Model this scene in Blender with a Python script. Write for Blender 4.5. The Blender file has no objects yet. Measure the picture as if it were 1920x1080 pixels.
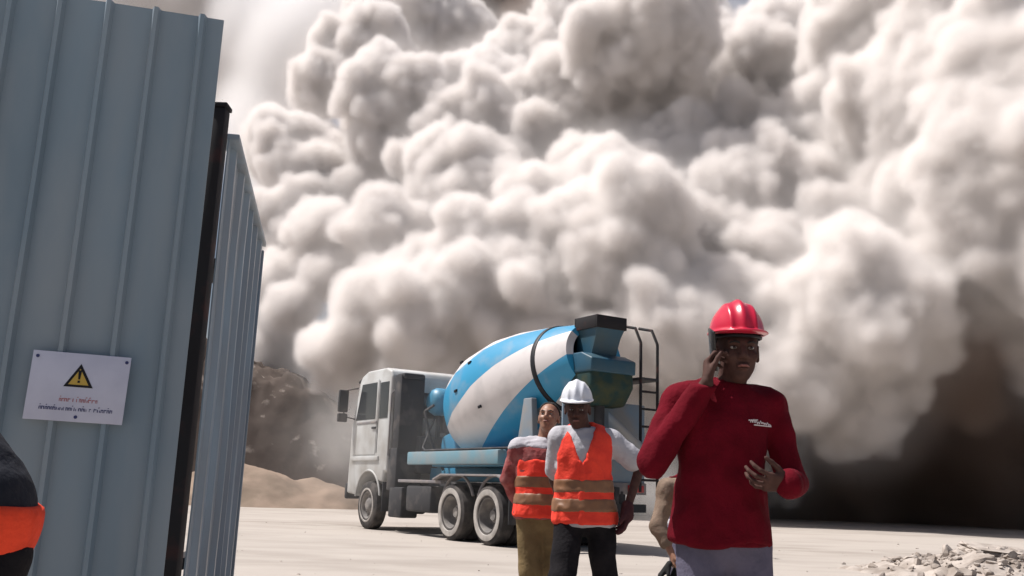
import bpy, bmesh, math, random
import numpy as np
from mathutils import Vector, Matrix
C = bpy.context.scene
# ---------------------------------------------------------------- camera
CAM_H, PITCH, ROLL, FPX = 1.0, math.radians(12.2), math.radians(2.0), 1730.0
_F = Vector((0, math.cos(PITCH), math.sin(PITCH)))
_R0 = Vector((1, 0, 0)); _U0 = Vector((0, -math.sin(PITCH), math.cos(PITCH)))
_R = _R0*math.cos(ROLL) + _U0*math.sin(ROLL)
_U = -_R0*math.sin(ROLL) + _U0*math.cos(ROLL)
CAM = Vector((0, 0, CAM_H))
cd = bpy.data.cameras.new('camera'); cam = bpy.data.objects.new('camera', cd); C.collection.objects.link(cam)
m = Matrix((_R, _U, -_F)).transposed().to_4x4(); m.translation = CAM
cam.matrix_world = m
cd.sensor_width = 36; cd.lens = 36*FPX/1920; cd.clip_start = 0.05; cd.clip_end = 3000
C.camera = cam
# ---------------------------------------------------------------- light
SUN = Vector((-0.47, 0.10, 0.88)).normalized()
w = bpy.data.worlds.new("World"); C.world = w; w.use_nodes = True
nt = w.node_tree; nt.nodes.clear()
sky = nt.nodes.new('ShaderNodeTexSky'); sky.sky_type = 'NISHITA'; sky.sun_disc = False
sky.sun_elevation = math.asin(SUN.z); sky.sun_rotation = math.atan2(SUN.x, SUN.y)
sky.air_density = 1.0; sky.dust_density = 4.0; sky.ozone_density = 1.0
bg = nt.nodes.new('ShaderNodeBackground'); bg.inputs[1].default_value = 0.065
wo = nt.nodes.new('ShaderNodeOutputWorld')
nt.links.new(sky.outputs[0], bg.inputs[0]); nt.links.new(bg.outputs[0], wo.inputs[0])
sl = bpy.data.lights.new('sun', 'SUN'); sl.energy = 4.8; sl.angle = math.radians(0.53); sl.color = (1, .962, .928)
so = bpy.data.objects.new('sun', sl); C.collection.objects.link(so)
so.rotation_mode = 'QUATERNION'; so.rotation_quaternion = SUN.to_track_quat('Z', 'Y')
C.view_settings.view_transform = 'Standard'; C.view_settings.look = 'None'
C.view_settings.exposure = 0.32; C.view_settings.gamma = 1
C.cycles.use_denoising = True; C.cycles.denoiser = 'OPENIMAGEDENOISE'
C.cycles.max_bounces = 8; C.cycles.diffuse_bounces = 4; C.cycles.volume_bounces = 7; C.cycles.volume_step_rate = 1.6
C.cycles.transparent_max_bounces = 12

def P(px, py, d):
    return CAM + _F*d + _R*((px-960)/FPX*d) + _U*((540-py)/FPX*d)
def G(px, py, z=0.0):
    v = _F + _R*((px-960)/FPX) + _U*((540-py)/FPX)
    return CAM + v*((z-CAM_H)/v.z)
def proj(p):
    q = Vector(p)-CAM; d = q.dot(_F)
    return (960+FPX*q.dot(_R)/d, 540-FPX*q.dot(_U)/d, d)

# ---------------------------------------------------------------- numpy helpers
def _hash(i, j, k, seed):
    h = (i*374761393 + j*668265263 + k*2147483647 + seed*974634777) & 0xffffffff
    h = ((h ^ (h >> 13))*1274126177) & 0xffffffff
    h = h ^ (h >> 16)
    return (h & 0xffff)/65535.0
def vnoise(p, seed=0):
    p = np.asarray(p, float); i = np.floor(p).astype(np.int64); f = p-i; f = f*f*f*(f*(f*6-15)+10)
    r = 0
    for a in (0, 1):
        wa = f[:, 0] if a else 1-f[:, 0]
        for b in (0, 1):
            wb = f[:, 1] if b else 1-f[:, 1]
            for c in (0, 1):
                wc = f[:, 2] if c else 1-f[:, 2]
                r = r + wa*wb*wc*_hash(i[:, 0]+a, i[:, 1]+b, i[:, 2]+c, seed)
    return r
def fbm(p, oct=4, seed=0, gain=.5):
    p = np.asarray(p, float); s = 0; a = 1; t = 0
    for o in range(oct):
        s = s + a*(vnoise(p*2**o + 17.3*o, seed+o)-.5)*2; t += a; a *= gain
    return s/t
def surface_nets(f, org, h):
    """quads of the zero level of grid f (inside < 0)"""
    ins = f < 0
    nx, ny, nz = f.shape
    cnt = np.zeros((nx-1, ny-1, nz-1), np.int8)
    for a in (0, 1):
        for b in (0, 1):
            for c in (0, 1):
                cnt += ins[a:nx-1+a, b:ny-1+b, c:nz-1+c]
    ac = np.argwhere((cnt > 0) & (cnt < 8))
    idx = np.full((nx-1, ny-1, nz-1), -1, np.int64); idx[tuple(ac.T)] = np.arange(len(ac))
    acc = np.zeros((len(ac), 3)); n = np.zeros(len(ac))
    cor = [(a, b, c) for a in (0, 1) for b in (0, 1) for c in (0, 1)]
    val = {q: f[ac[:, 0]+q[0], ac[:, 1]+q[1], ac[:, 2]+q[2]] for q in cor}
    for q in cor:
        for ax in range(3):
            if q[ax] == 0:
                r = list(q); r[ax] = 1; r = tuple(r)
                v0, v1 = val[q], val[r]; cr = (v0 < 0) != (v1 < 0)
                t = np.where(cr, v0/np.where(cr, v0-v1, 1), 0)
                pt = np.repeat(np.array([q], float), len(ac), 0); pt[:, ax] = t
                acc += pt*cr[:, None]; n += cr
    verts = (ac + acc/n[:, None])*h + np.asarray(org)
    quads = []
    for ax in range(3):
        s0 = [slice(None)]*3; s1 = [slice(None)]*3; s0[ax] = slice(0, -1); s1[ax] = slice(1, None)
        A, B = ins[tuple(s0)], ins[tuple(s1)]
        e = np.argwhere(A != B); flip = A[tuple(e.T)]
        o1, o2 = [(1, 2), (2, 0), (0, 1)][ax]
        ok = (e[:, o1] > 0) & (e[:, o2] > 0) & (e[:, o1] < f.shape[o1]-1) & (e[:, o2] < f.shape[o2]-1)
        e = e[ok]; flip = flip[ok]
        def at(d1, d2):
            q = e.copy(); q[:, o1] -= d1; q[:, o2] -= d2
            return idx[tuple(q.T)]
        Q = np.stack([at(1, 1), at(0, 1), at(0, 0), at(1, 0)], 1)
        Q[~flip] = Q[~flip][:, ::-1]
        quads.append(Q)
    return verts, np.concatenate(quads)
def np_mesh(name, v, q):
    me = bpy.data.meshes.new(name)
    me.vertices.add(len(v)); me.vertices.foreach_set('co', np.asarray(v, np.float32).ravel())
    k = q.shape[1]
    me.loops.add(q.size); me.loops.foreach_set('vertex_index', q.astype(np.int32).ravel())
    me.polygons.add(len(q)); me.polygons.foreach_set('loop_start', np.arange(0, q.size, k, dtype=np.int32))
    me.polygons.foreach_set('loop_total', np.full(len(q), k, np.int32))
    me.update(calc_edges=True); me.validate()
    me.polygons.foreach_set('use_smooth', np.ones(len(me.polygons), bool))
    return me
def link(name, me, mat=None, parent=None):
    o = bpy.data.objects.new(name, me); C.collection.objects.link(o)
    if mat: me.materials.append(mat)
    if parent: o.parent = parent
    return o
def nodemat(name):
    M = bpy.data.materials.new(name); M.use_nodes = True; M.node_tree.nodes.clear()
    return M, M.node_tree
CLOUD = True
DRUM_TWIST, DRUM_PHASE = -.05, .975
# ================================================================ materials
def hexlin(r, g, b):
    return tuple(((c/255)/12.92 if c/255 <= .04045 else ((c/255+.055)/1.055)**2.4) for c in (r, g, b)) + (1,)
def mat(name, col, rough=.6, spec=.4, var=None, vscale=4, vdet=5, vlo=.4, vhi=.65, bump=0, bscale=30, metal=0, stretch=None, var2=None, v2scale=1.5, coat=0):
    """Principled paint, cloth, metal: a base colour, one or two noise-driven second colours (wear, dust), a noise bump."""
    M = bpy.data.materials.new(name); M.use_nodes = True; t = M.node_tree; t.nodes.clear()
    b = t.nodes.new('ShaderNodeBsdfPrincipled'); o = t.nodes.new('ShaderNodeOutputMaterial'); t.links.new(b.outputs[0], o.inputs[0])
    c4 = lambda c: tuple(c)+((1,) if len(c) == 3 else ())
    b.inputs['Base Color'].default_value = c4(col); b.inputs['Roughness'].default_value = rough
    b.inputs['Specular IOR Level'].default_value = spec; b.inputs['Metallic'].default_value = metal
    b.inputs['Coat Weight'].default_value = coat
    tc = t.nodes.new('ShaderNodeTexCoord'); src = tc.outputs['Object']
    if stretch:
        mp = t.nodes.new('ShaderNodeMapping'); mp.inputs['Scale'].default_value = stretch; t.links.new(src, mp.inputs[0]); src = mp.outputs[0]
    cur = None
    for vc, sc, lo_, hi_ in ((var, vscale, vlo, vhi), (var2, v2scale, .42, .7)):
        if vc is None: continue
        n = t.nodes.new('ShaderNodeTexNoise'); n.inputs['Scale'].default_value = sc; n.inputs['Detail'].default_value = vdet
        t.links.new(src, n.inputs['Vector'])
        r = t.nodes.new('ShaderNodeMapRange'); r.inputs['From Min'].default_value = lo_; r.inputs['From Max'].default_value = hi_
        t.links.new(n.outputs[0], r.inputs[0])
        mx = t.nodes.new('ShaderNodeMix'); mx.data_type = 'RGBA'
        t.links.new(r.outputs[0], mx.inputs['Factor'])
        if cur is None: mx.inputs['A'].default_value = c4(col)
        else: t.links.new(cur, mx.inputs['A'])
        mx.inputs['B'].default_value = c4(vc); cur = mx.outputs['Result']
    if cur is not None: t.links.new(cur, b.inputs['Base Color'])
    if bump:
        n = t.nodes.new('ShaderNodeTexNoise'); n.inputs['Scale'].default_value = bscale; n.inputs['Detail'].default_value = 6
        t.links.new(src, n.inputs['Vector'])
        bp = t.nodes.new('ShaderNodeBump'); bp.inputs['Strength'].default_value = bump; bp.inputs['Distance'].default_value = .02
        t.links.new(n.outputs[0], bp.inputs['Height']); t.links.new(bp.outputs[0], b.inputs['Normal'])
    return M

MT = {}
MT['ground'] = mat('concrete_yard', (.385, .345, .31), .9, .2, (.29, .255, .225), .3, 9, .42, .66, .6, 7, var2=(.40, .36, .323), v2scale=1.4, stretch=(.45, 1, 1))
MT['sheet'] = mat('grey_blue_steel_sheet', (.255, .335, .395), .42, .5, (.19, .255, .305), 1.2, 5, stretch=(1, 1, .25), var2=(.28, .33, .365), v2scale=4)
MT['sheet2'] = mat('blue_steel_sheet', (.29, .375, .45), .4, .5, (.20, .26, .32), 1.5, 5, stretch=(1, 1, .2), var2=(.25, .28, .31), v2scale=6)
MT['post'] = mat('rusty_dark_steel', (.016, .014, .016), .7, .3, (.06, .022, .02), 5, 6, .55, .7)
MT['sign'] = mat('sign_white', (.60, .62, .74), .5, .4, (.52, .54, .66), 6)
MT['ink'] = mat('sign_navy', (.05, .06, .16), .6, .2)
MT['inkred'] = mat('sign_red', (.42, .16, .17), .6, .2)
MT['yellow'] = mat('sign_yellow', (.55, .38, .08), .5, .3)
MT['black'] = mat('black_paint', (.012, .012, .016), .55, .3)
MT['dirt'] = mat('dark_earth', (.095, .076, .066), 1, .1, (.30, .26, .23), 1.6, 6, .60, .70, .9, 2.5, var2=(.07, .055, .048), v2scale=1.3)
MT['sand'] = mat('sandy_earth', (.27, .205, .16), 1, .1, (.20, .155, .12), .8, 8, .42, .62, .6, 4)
MT['scrub'] = mat('dry_scrub', (.19, .14, .08), 1, .1, (.26, .2, .12), 3)
MT['stone'] = mat('pale_stone', (.42, .37, .33), .95, .2, (.26, .22, .19), 3, 6, .4, .62, .6, 12)
MT['cabwhite'] = mat('dusty_white_paint', (.54, .55, .545), .45, .45, (.36, .345, .32), 2.2, 7, .38, .72)
MT['glass'] = mat('dark_window_glass', (.02, .025, .03), .12, .6)
MT['chassis'] = mat('dusty_black_chassis', (.040, .040, .044), .8, .25, (.14, .125, .115), 2.5, 7, .5, .8)
MT['tyre'] = mat('dusty_tyre', (.045, .042, .042), .9, .2, (.13, .115, .105), 4, 6, .45, .75)
MT['rim'] = mat('dusty_rim', (.16, .15, .145), .7, .3, (.30, .275, .25), 5, 6, .4, .7)
MT['rimlip'] = mat('pale_rim_lip', (.42, .39, .36), .7, .3, (.28, .26, .24), 5)
MT['blue'] = mat('mixer_blue', (.03, .20, .34), .45, .5, (.08, .21, .29), 2, 7, .45, .75)
MT['paleblue'] = mat('pale_blue_beam', (.15, .28, .34), .5, .4, (.22, .27, .29), 3, 6)
MT['greypanel'] = mat('blue_grey_panel', (.16, .22, .28), .6, .4, (.22, .22, .22), 2, 7)
MT['mud'] = mat('grey_mudguard', (.19, .18, .19), .8, .3, (.27, .24, .22), 4)
MT['hoppergreen'] = mat('stained_green', (.018, .045, .045), .8, .2, (.05, .06, .035), 5)
MT['darkblue'] = mat('deep_blue_paint', (.012, .07, .12), .5, .45, (.035, .075, .095), 2, 7)
MT['dullred'] = mat('dull_red_shirt', (.24, .06, .06), .95, .1, (.32, .12, .115), 16, 3, bump=.25, bscale=50)
MT['lamp'] = mat('headlight_glass', (.75, .75, .72), .1, .7)
MT['redlamp'] = mat('tail_lamp_red', (.4, .02, .02), .3, .5)
MT['skin'] = mat('tan_skin', (.30, .155, .10), .5, .4, (.25, .12, .08), 30, 3)
MT['skindark'] = mat('brown_skin', (.085, .042, .034), .75, .2, (.065, .032, .026), 30, 3)
MT['hair'] = mat('black_hair', (.012, .010, .009), .6, .4, bump=.6, bscale=150)
MT['eye'] = mat('eye_white', (.3, .27, .25), .2, .5)
MT['iris'] = mat('iris_dark', (.02, .012, .01), .2, .5)
MT['lip'] = mat('lip', (.22, .085, .07), .5, .4)
MT['redhat'] = mat('red_helmet_plastic', (.55, .014, .045), .28, .5, coat=.3)
MT['whitehat'] = mat('white_helmet_plastic', (.72, .74, .80), .35, .5, (.62, .62, .64), 8)
MT['redshirt'] = mat('red_sweatshirt', (.13, .004, .012), .95, .12, (.10, .0032, .009), 12, 4, bump=.25, bscale=60)
MT['trousergrey'] = mat('grey_blue_trousers', (.13, .12, .17), .95, .1, (.10, .095, .135), 10, 4, bump=.3, bscale=50)
MT['trouserblack'] = mat('black_trousers', (.012, .011, .013), .95, .1, (.02, .018, .02), 10, 4, bump=.3, bscale=50)
MT['khaki'] = mat('khaki_trousers', (.20, .145, .075), .95, .1, (.16, .115, .06), 10, 4, bump=.3, bscale=50)
MT['orange'] = mat('orange_vest', (.92, .072, .042), .85, .2, (.78, .055, .036), 9, 4, bump=.25, bscale=50)
MT['band'] = mat('dull_reflective_band', (.25, .12, .06), .5, .4, (.20, .10, .055), 20)
MT['tee'] = mat('pale_grey_tshirt', (.46, .45, .48), .95, .1, (.40, .39, .42), 9, 4, bump=.25, bscale=50)
MT['checked'] = mat('red_white_shirt', (.40, .10, .09), .95, .1, (.62, .56, .55), 13, 2, .5, .56, bump=.25, bscale=50)
MT['shoe'] = mat('dark_shoe', (.03, .025, .022), .7, .3, (.10, .085, .07), 9)
MT['glove'] = mat('dark_work_glove', (.06, .022, .026), .9, .15, (.09, .035, .035), 20)
MT['gloveblack'] = mat('black_glove', (.012, .012, .012), .8, .2)
MT['creamshirt'] = mat('cream_shirt', (.23, .17, .13), .95, .1, (.17, .125, .095), 9, 4, bump=.25, bscale=50)
MT['darkjacket'] = mat('dark_navy_jacket', (.012, .014, .022), .8, .25, (.018, .02, .03), 9, 4, bump=.3, bscale=40)
MT['piping'] = mat('grey_piping', (.28, .28, .27), .6, .3)
MT['orangeband'] = mat('orange_hem_band', (.88, .075, .03), .85, .2, (.72, .06, .025), 14, 4, bump=.3, bscale=60)
MT['print'] = mat('white_print', (.7, .66, .66), .8, .2)
MT['phone'] = mat('black_phone', (.01, .01, .012), .25, .5)

# ================================================================ helpers
def tag(o, label=None, cat=None, group=None, kind=None):
    if label: o['label'] = label
    if cat: o['category'] = cat
    if group: o['group'] = group
    if kind: o['kind'] = kind
    return o
def empty(name, loc=(0, 0, 0), rz=0):
    o = bpy.data.objects.new(name, None); C.collection.objects.link(o)
    o.location = loc; o.rotation_euler = (0, 0, rz); o.empty_display_size = .1
    return o
class MB:
    def __init__(s): s.b = bmesh.new()
    def _add(s, vs, fs):
        V = [s.b.verts.new(v) for v in vs]
        for f in fs:
            try: s.b.faces.new([V[i] for i in f])
            except ValueError: pass
    def merge(s, o, M=None):
        if M is not None: bmesh.ops.transform(o, matrix=M, verts=o.verts)
        me = bpy.data.meshes.new('tmp'); o.to_mesh(me); o.free(); s.b.from_mesh(me); bpy.data.meshes.remove(me)
        return s
    def box(s, c, size, bev=0, rot=None, seg=2):
        o = bmesh.new(); bmesh.ops.create_cube(o, size=1)
        bmesh.ops.scale(o, vec=size, verts=o.verts)
        if bev: bmesh.ops.bevel(o, geom=o.edges[:], offset=bev, segments=seg, affect='EDGES', profile=.5)
        M = Matrix.Translation(c)
        if rot: M = M @ Matrix.Rotation(rot[0], 4, rot[1])
        return s.merge(o, M)
    def tube(s, pts, r, seg=10, caps=True):
        pts = [Vector(p) for p in pts]; n = len(pts)
        rs = r if isinstance(r, (list, tuple)) else [r]*n
        rings = []; ref = None
        for i, p in enumerate(pts):
            d = (pts[min(i+1, n-1)]-pts[max(i-1, 0)]).normalized()
            if ref is None: ref = Vector((0, 0, 1)) if abs(d.z) < .9 else Vector((1, 0, 0))
            a = (ref - d*ref.dot(d)).normalized(); b = d.cross(a); ref = a
            rings.append([p+(a*math.cos(t)+b*math.sin(t))*rs[i] for t in [2*math.pi*k/seg for k in range(seg)]])
        vs = [v for R_ in rings for v in R_]; fs = []
        for i in range(n-1):
            for k in range(seg):
                fs.append((i*seg+k, i*seg+(k+1) % seg, (i+1)*seg+(k+1) % seg, (i+1)*seg+k))
        if caps: fs += [tuple(range(seg))[::-1], tuple((n-1)*seg+k for k in range(seg))]
        s._add(vs, fs); return s
    def lathe(s, prof, seg=40, M=None):
        """prof: (along x, radius); spun about x"""
        vs = [(x, r*math.cos(2*math.pi*k/seg), r*math.sin(2*math.pi*k/seg)) for x, r in prof for k in range(seg)]
        fs = [(i*seg+k, i*seg+(k+1) % seg, (i+1)*seg+(k+1) % seg, (i+1)*seg+k) for i in range(len(prof)-1) for k in range(seg)]
        o = bmesh.new(); V = [o.verts.new(v) for v in vs]
        for f in fs: o.faces.new([V[i] for i in f])
        bmesh.ops.remove_doubles(o, verts=o.verts, dist=1e-5)
        return s.merge(o, M)
    def prism(s, poly, y0, y1, bev=0):
        """poly in (x, z), extruded along y"""
        o = bmesh.new(); n = len(poly)
        A = [o.verts.new((x, y0, z)) for x, z in poly]; B = [o.verts.new((x, y1, z)) for x, z in poly]
        o.faces.new(A); o.faces.new(B[::-1])
        for i in range(n): o.faces.new((A[i], B[i], B[(i+1) % n], A[(i+1) % n]))
        bmesh.ops.recalc_face_normals(o, faces=o.faces)
        if bev: bmesh.ops.bevel(o, geom=[e for e in o.edges if e.calc_face_angle(0) > .3], offset=bev, segments=3, affect='EDGES', profile=.5)
        return s.merge(o)
    def build(s, name, m, parent=None, smooth=True, recalc=True):
        if recalc: bmesh.ops.recalc_face_normals(s.b, faces=s.b.faces)
        me = bpy.data.meshes.new(name); s.b.to_mesh(me); s.b.free()
        if smooth:
            me.polygons.foreach_set('use_smooth', np.ones(len(me.polygons), bool))
            try: me.set_sharp_from_angle(angle=math.radians(35))
            except Exception: pass
        return link(name, me, m, parent)

# signed-distance modelling: every soft shape (bodies, clothes, helmets, heaps) is ONE surface grown from blended primitives
class SDF:
    def __init__(s, lo, hi, h):
        s.lo = np.array(lo, float); s.h = h; s.n = np.ceil((np.array(hi)-s.lo)/h).astype(int)+1
        s.f = np.full(s.n, .2, np.float32)
    def _win(s, a, b, pad):
        i = np.maximum(((np.minimum(a, b)-pad-s.lo)/s.h).astype(int), 0); j = np.minimum(((np.maximum(a, b)+pad-s.lo)/s.h).astype(int)+2, s.n)
        if (j <= i).any(): return None
        X = np.meshgrid(*[s.lo[k]+s.h*np.arange(i[k], j[k]) for k in range(3)], indexing='ij', sparse=True)
        return tuple(slice(i[k], j[k]) for k in range(3)), X
    def _comb(s, w, d, k, op):
        f = s.f[w]
        if op == 'add':
            if k: hh = np.maximum(k-np.abs(f-d), 0)/k; f[...] = np.minimum(f, d)-hh*hh*k*.25
            else: np.minimum(f, d, out=f)
        else:
            d = -d
            if k: hh = np.maximum(k-np.abs(f-d), 0)/k; f[...] = np.maximum(f, d)+hh*hh*k*.25
            else: np.maximum(f, d, out=f)
    def cap(s, a, b, ra, rb=None, k=.02, op='add'):
        rb = ra if rb is None else rb; a = np.array(a, float); b = np.array(b, float)
        q = s._win(a, b, max(ra, rb)+k+2*s.h)
        if q is None: return s
        w, X = q; ab = b-a; L = ab@ab+1e-12
        t = np.clip(sum((X[i]-a[i])*ab[i] for i in range(3))/L, 0, 1)
        d = np.sqrt(sum((X[i]-a[i]-t*ab[i])**2 for i in range(3)))-(ra+(rb-ra)*t)
        s._comb(w, d.astype(np.float32), k, op); return s
    def ell(s, c, r, k=.02, op='add', rot=None):
        """rot: 3x3 matrix whose columns are the ellipsoid's axes"""
        c = np.array(c, float); r = np.array(r, float); m = r.max()
        q = s._win(c, c, m+k+2*s.h)
        if q is None: return s
        w, X = q; Y = [X[i]-c[i] for i in range(3)]
        if rot is not None:
            R_ = np.array(rot); Y = [sum(R_[j, i]*Y[j] for j in range(3)) for i in range(3)]
        k0 = np.sqrt(sum((Y[i]/r[i])**2 for i in range(3))); k1 = np.sqrt(sum((Y[i]/r[i]**2)**2 for i in range(3)))+1e-9
        s._comb(w, (k0*(k0-1)/k1).astype(np.float32), k, op); return s
    def grid(s):
        return np.meshgrid(*[s.lo[k]+s.h*np.arange(s.n[k]) for k in range(3)], indexing='ij', sparse=True)
    def clip(s, fn):
        """keep where fn(x, y, z) < 0"""
        s.f = np.maximum(s.f, np.broadcast_to(fn(*s.grid()), s.f.shape).astype(np.float32)); return s
    def copy(s):
        o = SDF.__new__(SDF); o.lo, o.h, o.n, o.f = s.lo, s.h, s.n, s.f.copy(); return o
    def build(s, name, m, parent=None, off=0, fold=0, ff=12, seed=1, smooth=1, stretch=(1, 1, 1)):
        f = s.f-off; f[0] = f[-1] = .1; f[:, 0] = f[:, -1] = .1; f[:, :, 0] = f[:, :, -1] = .1
        for _ in range(smooth):
            for ax in range(3):
                g = f.copy(); sl = [slice(None)]*3
                a = [slice(None)]*3; a[ax] = slice(1, -1); l = [slice(None)]*3; l[ax] = slice(0, -2); r = [slice(None)]*3; r[ax] = slice(2, None)
                g[tuple(a)] = f[tuple(a)]*.5+.25*(f[tuple(l)]+f[tuple(r)]); f = g
        v, q = surface_nets(f, s.lo, s.h)
        me = np_mesh(name, v, q)
        if fold:
            nv = np.empty(len(v)*3, np.float32); me.vertices.foreach_get('normal', nv); nv = nv.reshape(-1, 3)
            st = np.array(stretch)
            p = v*ff*st; p = p + .6*np.stack([vnoise(p*.7, 31), vnoise(p*.7, 32), vnoise(p*.7, 33)], 1)
            d = (1-np.abs(fbm(p, 2, seed))*2.2)*.7 + fbm(p*.45, 2, seed+7)
            v = v + nv*(d*fold)[:, None]
            me.vertices.foreach_set('co', v.astype(np.float32).ravel()); me.update()
        return link(name, me, m, parent)

def hand(S, wrist, fwd, pn, up, curl=(20, 30, 20), spread=5, sc=1.0, thumb=(40, 20), rr=.0085):
    """palm and five fingers. fwd: wrist to knuckles; pn: the way the palm faces; up: towards the index finger and thumb side"""
    f = Vector(fwd).normalized(); u = Vector(up); u = (u-f*u.dot(f)).normalized(); p = Vector(pn); p = (p-f*p.dot(f)-u*p.dot(u)).normalized()
    W = Vector(wrist)
    kn = [W + f*(.088*sc if i in (1, 2) else .083*sc) + u*((.030-.0195*i)*sc) - p*(.004*sc if i in (1, 2) else 0) for i in range(4)]
    for i in range(4): S.cap(W+u*((.016-.011*i)*sc), kn[i], .0145*sc, .0115*sc, .012)
    S.cap(W+f*.03*sc+u*.012*sc+p*.006*sc, W+f*.05*sc+u*.024*sc+p*.008*sc, .017*sc, .013*sc, .012)
    L = [(.042, .026, .020), (.047, .030, .021), (.043, .028, .021), (.034, .021, .019)]
    for i in range(4):
        d = (f + u*math.radians(spread)*(1.5-i)).normalized(); q = kn[i]; ang = 0
        r0 = rr*sc*(1.05 if i < 3 else .9)
        for j in range(3):
            ang += math.radians(curl[j] + (i-1.5)*3)
            dd = d*math.cos(ang)+p*math.sin(ang); e = q+dd*L[i][j]*sc
            S.cap(q, e, r0, r0*.9, .004); q = e; r0 *= .93
    b = W+f*.022*sc+u*.024*sc+p*.008*sc
    d = (f*math.cos(math.radians(thumb[0]))+u*math.sin(math.radians(thumb[0]))+p*.35).normalized()
    e = b+d*.042*sc; S.cap(b, e, .0135*sc, .0105*sc, .008)
    d2 = (d+f*.35+p*math.radians(thumb[1])).normalized(); e2 = e+d2*.031*sc; S.cap(e, e2, .0105*sc, .0095*sc, .004)
    d3 = (d2+f*.25+p*math.radians(thumb[1])).normalized(); S.cap(e2, e2+d3*.024*sc, .0095*sc, .0078*sc, .004)

def frame(fwd, up=(0, 0, 1)):
    """columns: left-hand side x, facing -y turned to fwd, up z"""
    y = -np.array(fwd, float); y /= np.linalg.norm(y); z = np.array(up, float); z -= y*(z@y); z /= np.linalg.norm(z); x = np.cross(y, z)
    return np.stack([x, y, z], 1)
def head(S, c, R_, s=1.0):
    """skull, jaw, brow, nose, lips, ears; c = centre of the skull, R_ = frame()"""
    A = lambda x, y, z: np.array(c)+R_@np.array([x, y, z])*s
    E = lambda p, r, k=.015, op='add': S.ell(A(*p), np.array(r)*s, k, op, R_)
    E((0, .012, .025), (.074, .094, .088)); E((0, -.03, -.045), (.058, .060, .072), .03); E((0, -.058, -.098), (.026, .024, .020), .025)
    E((0, -.075, .022), (.052, .018, .012), .02)                                    # brow
    S.cap(A(0, -.086, .012), A(0, -.106, -.028), .009*s, .013*s, .012)                  # nose
    for q in (-1, 1):
        E((q*.011, -.096, -.034), (.010, .010, .008), .008)
        E((q*.031, -.087, .000), (.017, .012, .010), .008, 'sub')                     # eye sockets
        E((q*.036, -.070, -.030), (.022, .018, .018), .02)                              # cheeks
        E((q*.078, .012, -.012), (.010, .022, .033), .008)                                # ears
        E((q*.084, .004, -.010), (.006, .012, .020), .006, 'sub')
    E((0, -.090, -.062), (.024, .012, .007), .006); E((0, -.088, -.073), (.021, .012, .008), .006)
    E((0, -.102, -.0675), (.024, .010, .0018), .004, 'sub')
def face_parts(par, c, R_, s=1.0):
    A = lambda x, y, z: Vector(np.array(c)+R_@np.array([x, y, z])*s)
    Rm = Matrix(R_.tolist()).to_4x4()
    for q in (-1, 1):
        o = bmesh.new(); bmesh.ops.create_uvsphere(o, u_segments=16, v_segments=10, radius=.0105*s); bmesh.ops.scale(o, vec=(1.15, 1, .55), verts=o.verts)
        e = MB().merge(o, Matrix.Translation(A(q*.031, -.0765, .000))).build('eye', MT['eye'], par)
        o = bmesh.new(); bmesh.ops.create_uvsphere(o, u_segments=12, v_segments=8, radius=.0058*s); bmesh.ops.scale(o, vec=(1, .6, .85), verts=o.verts)
        MB().merge(o, Matrix.Translation(A(q*.031, -.0845, .000))).build('iris', MT['iris'], e)
        MB().tube([A(q*.014, -.097, .016), A(q*.031, -.099, .022), A(q*.049, -.086, .016)], [.003*s, .0042*s, .002*s], 8).build('eyebrow', MT['hair'], par)
    MB().tube([A(-.020, -.093, -.068), A(-.008, -.1035, -.065), A(.008, -.1035, -.065), A(.020, -.093, -.068)], [.002*s, .0048*s, .0048*s, .002*s], 8).build('lips', MT['lip'], par)
def helmet(par, c, R_, m, s=1.0, h=.004):
    """dome with ridges, rolled rim, peak to the front and an inner suspension band"""
    c = np.array(c, float); A = lambda x, y, z: c+R_@np.array([x, y, z])*s
    S = SDF(c-.22*s, c+.22*s, h)
    S.ell(A(0, .005, .0), np.array((.108, .134, .136))*s, 0, 'add', R_)
    S.ell(A(0, .0, .012), np.array((.024, .132, .132))*s, .02, 'add', R_)
    for q in (-1, 1): S.ell(A(q*.048, .0, .006), np.array((.014, .124, .116))*s, .016, 'add', R_)
    X = S.grid(); n = R_[:, 2]
    S.clip(lambda x, y, z: -((x-c[0])*n[0]+(y-c[1])*n[1]+(z-c[2])*n[2]))
    S.ell(A(0, -.010, .004), np.array((.119, .160, .008))*s, .008, 'add', R_)
    S.ell(A(0, -.085, .003), np.array((.088, .088, .007))*s, .010, 'add', R_)
    S.ell(A(0, .005, -.004), np.array((.099, .125, .118))*s, .0, 'sub', R_)
    o = S.build('helmet', m, par, smooth=1)
    B = MB(); n_ = 28
    pts = [Vector(A(.094*math.cos(t), .008+.118*math.sin(t), -.012)) for t in [2*math.pi*k/n_ for k in range(n_+1)]]
    B.tube(pts, .006*s, 6, False).build('headband', MT['black'], o)
    return o
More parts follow.
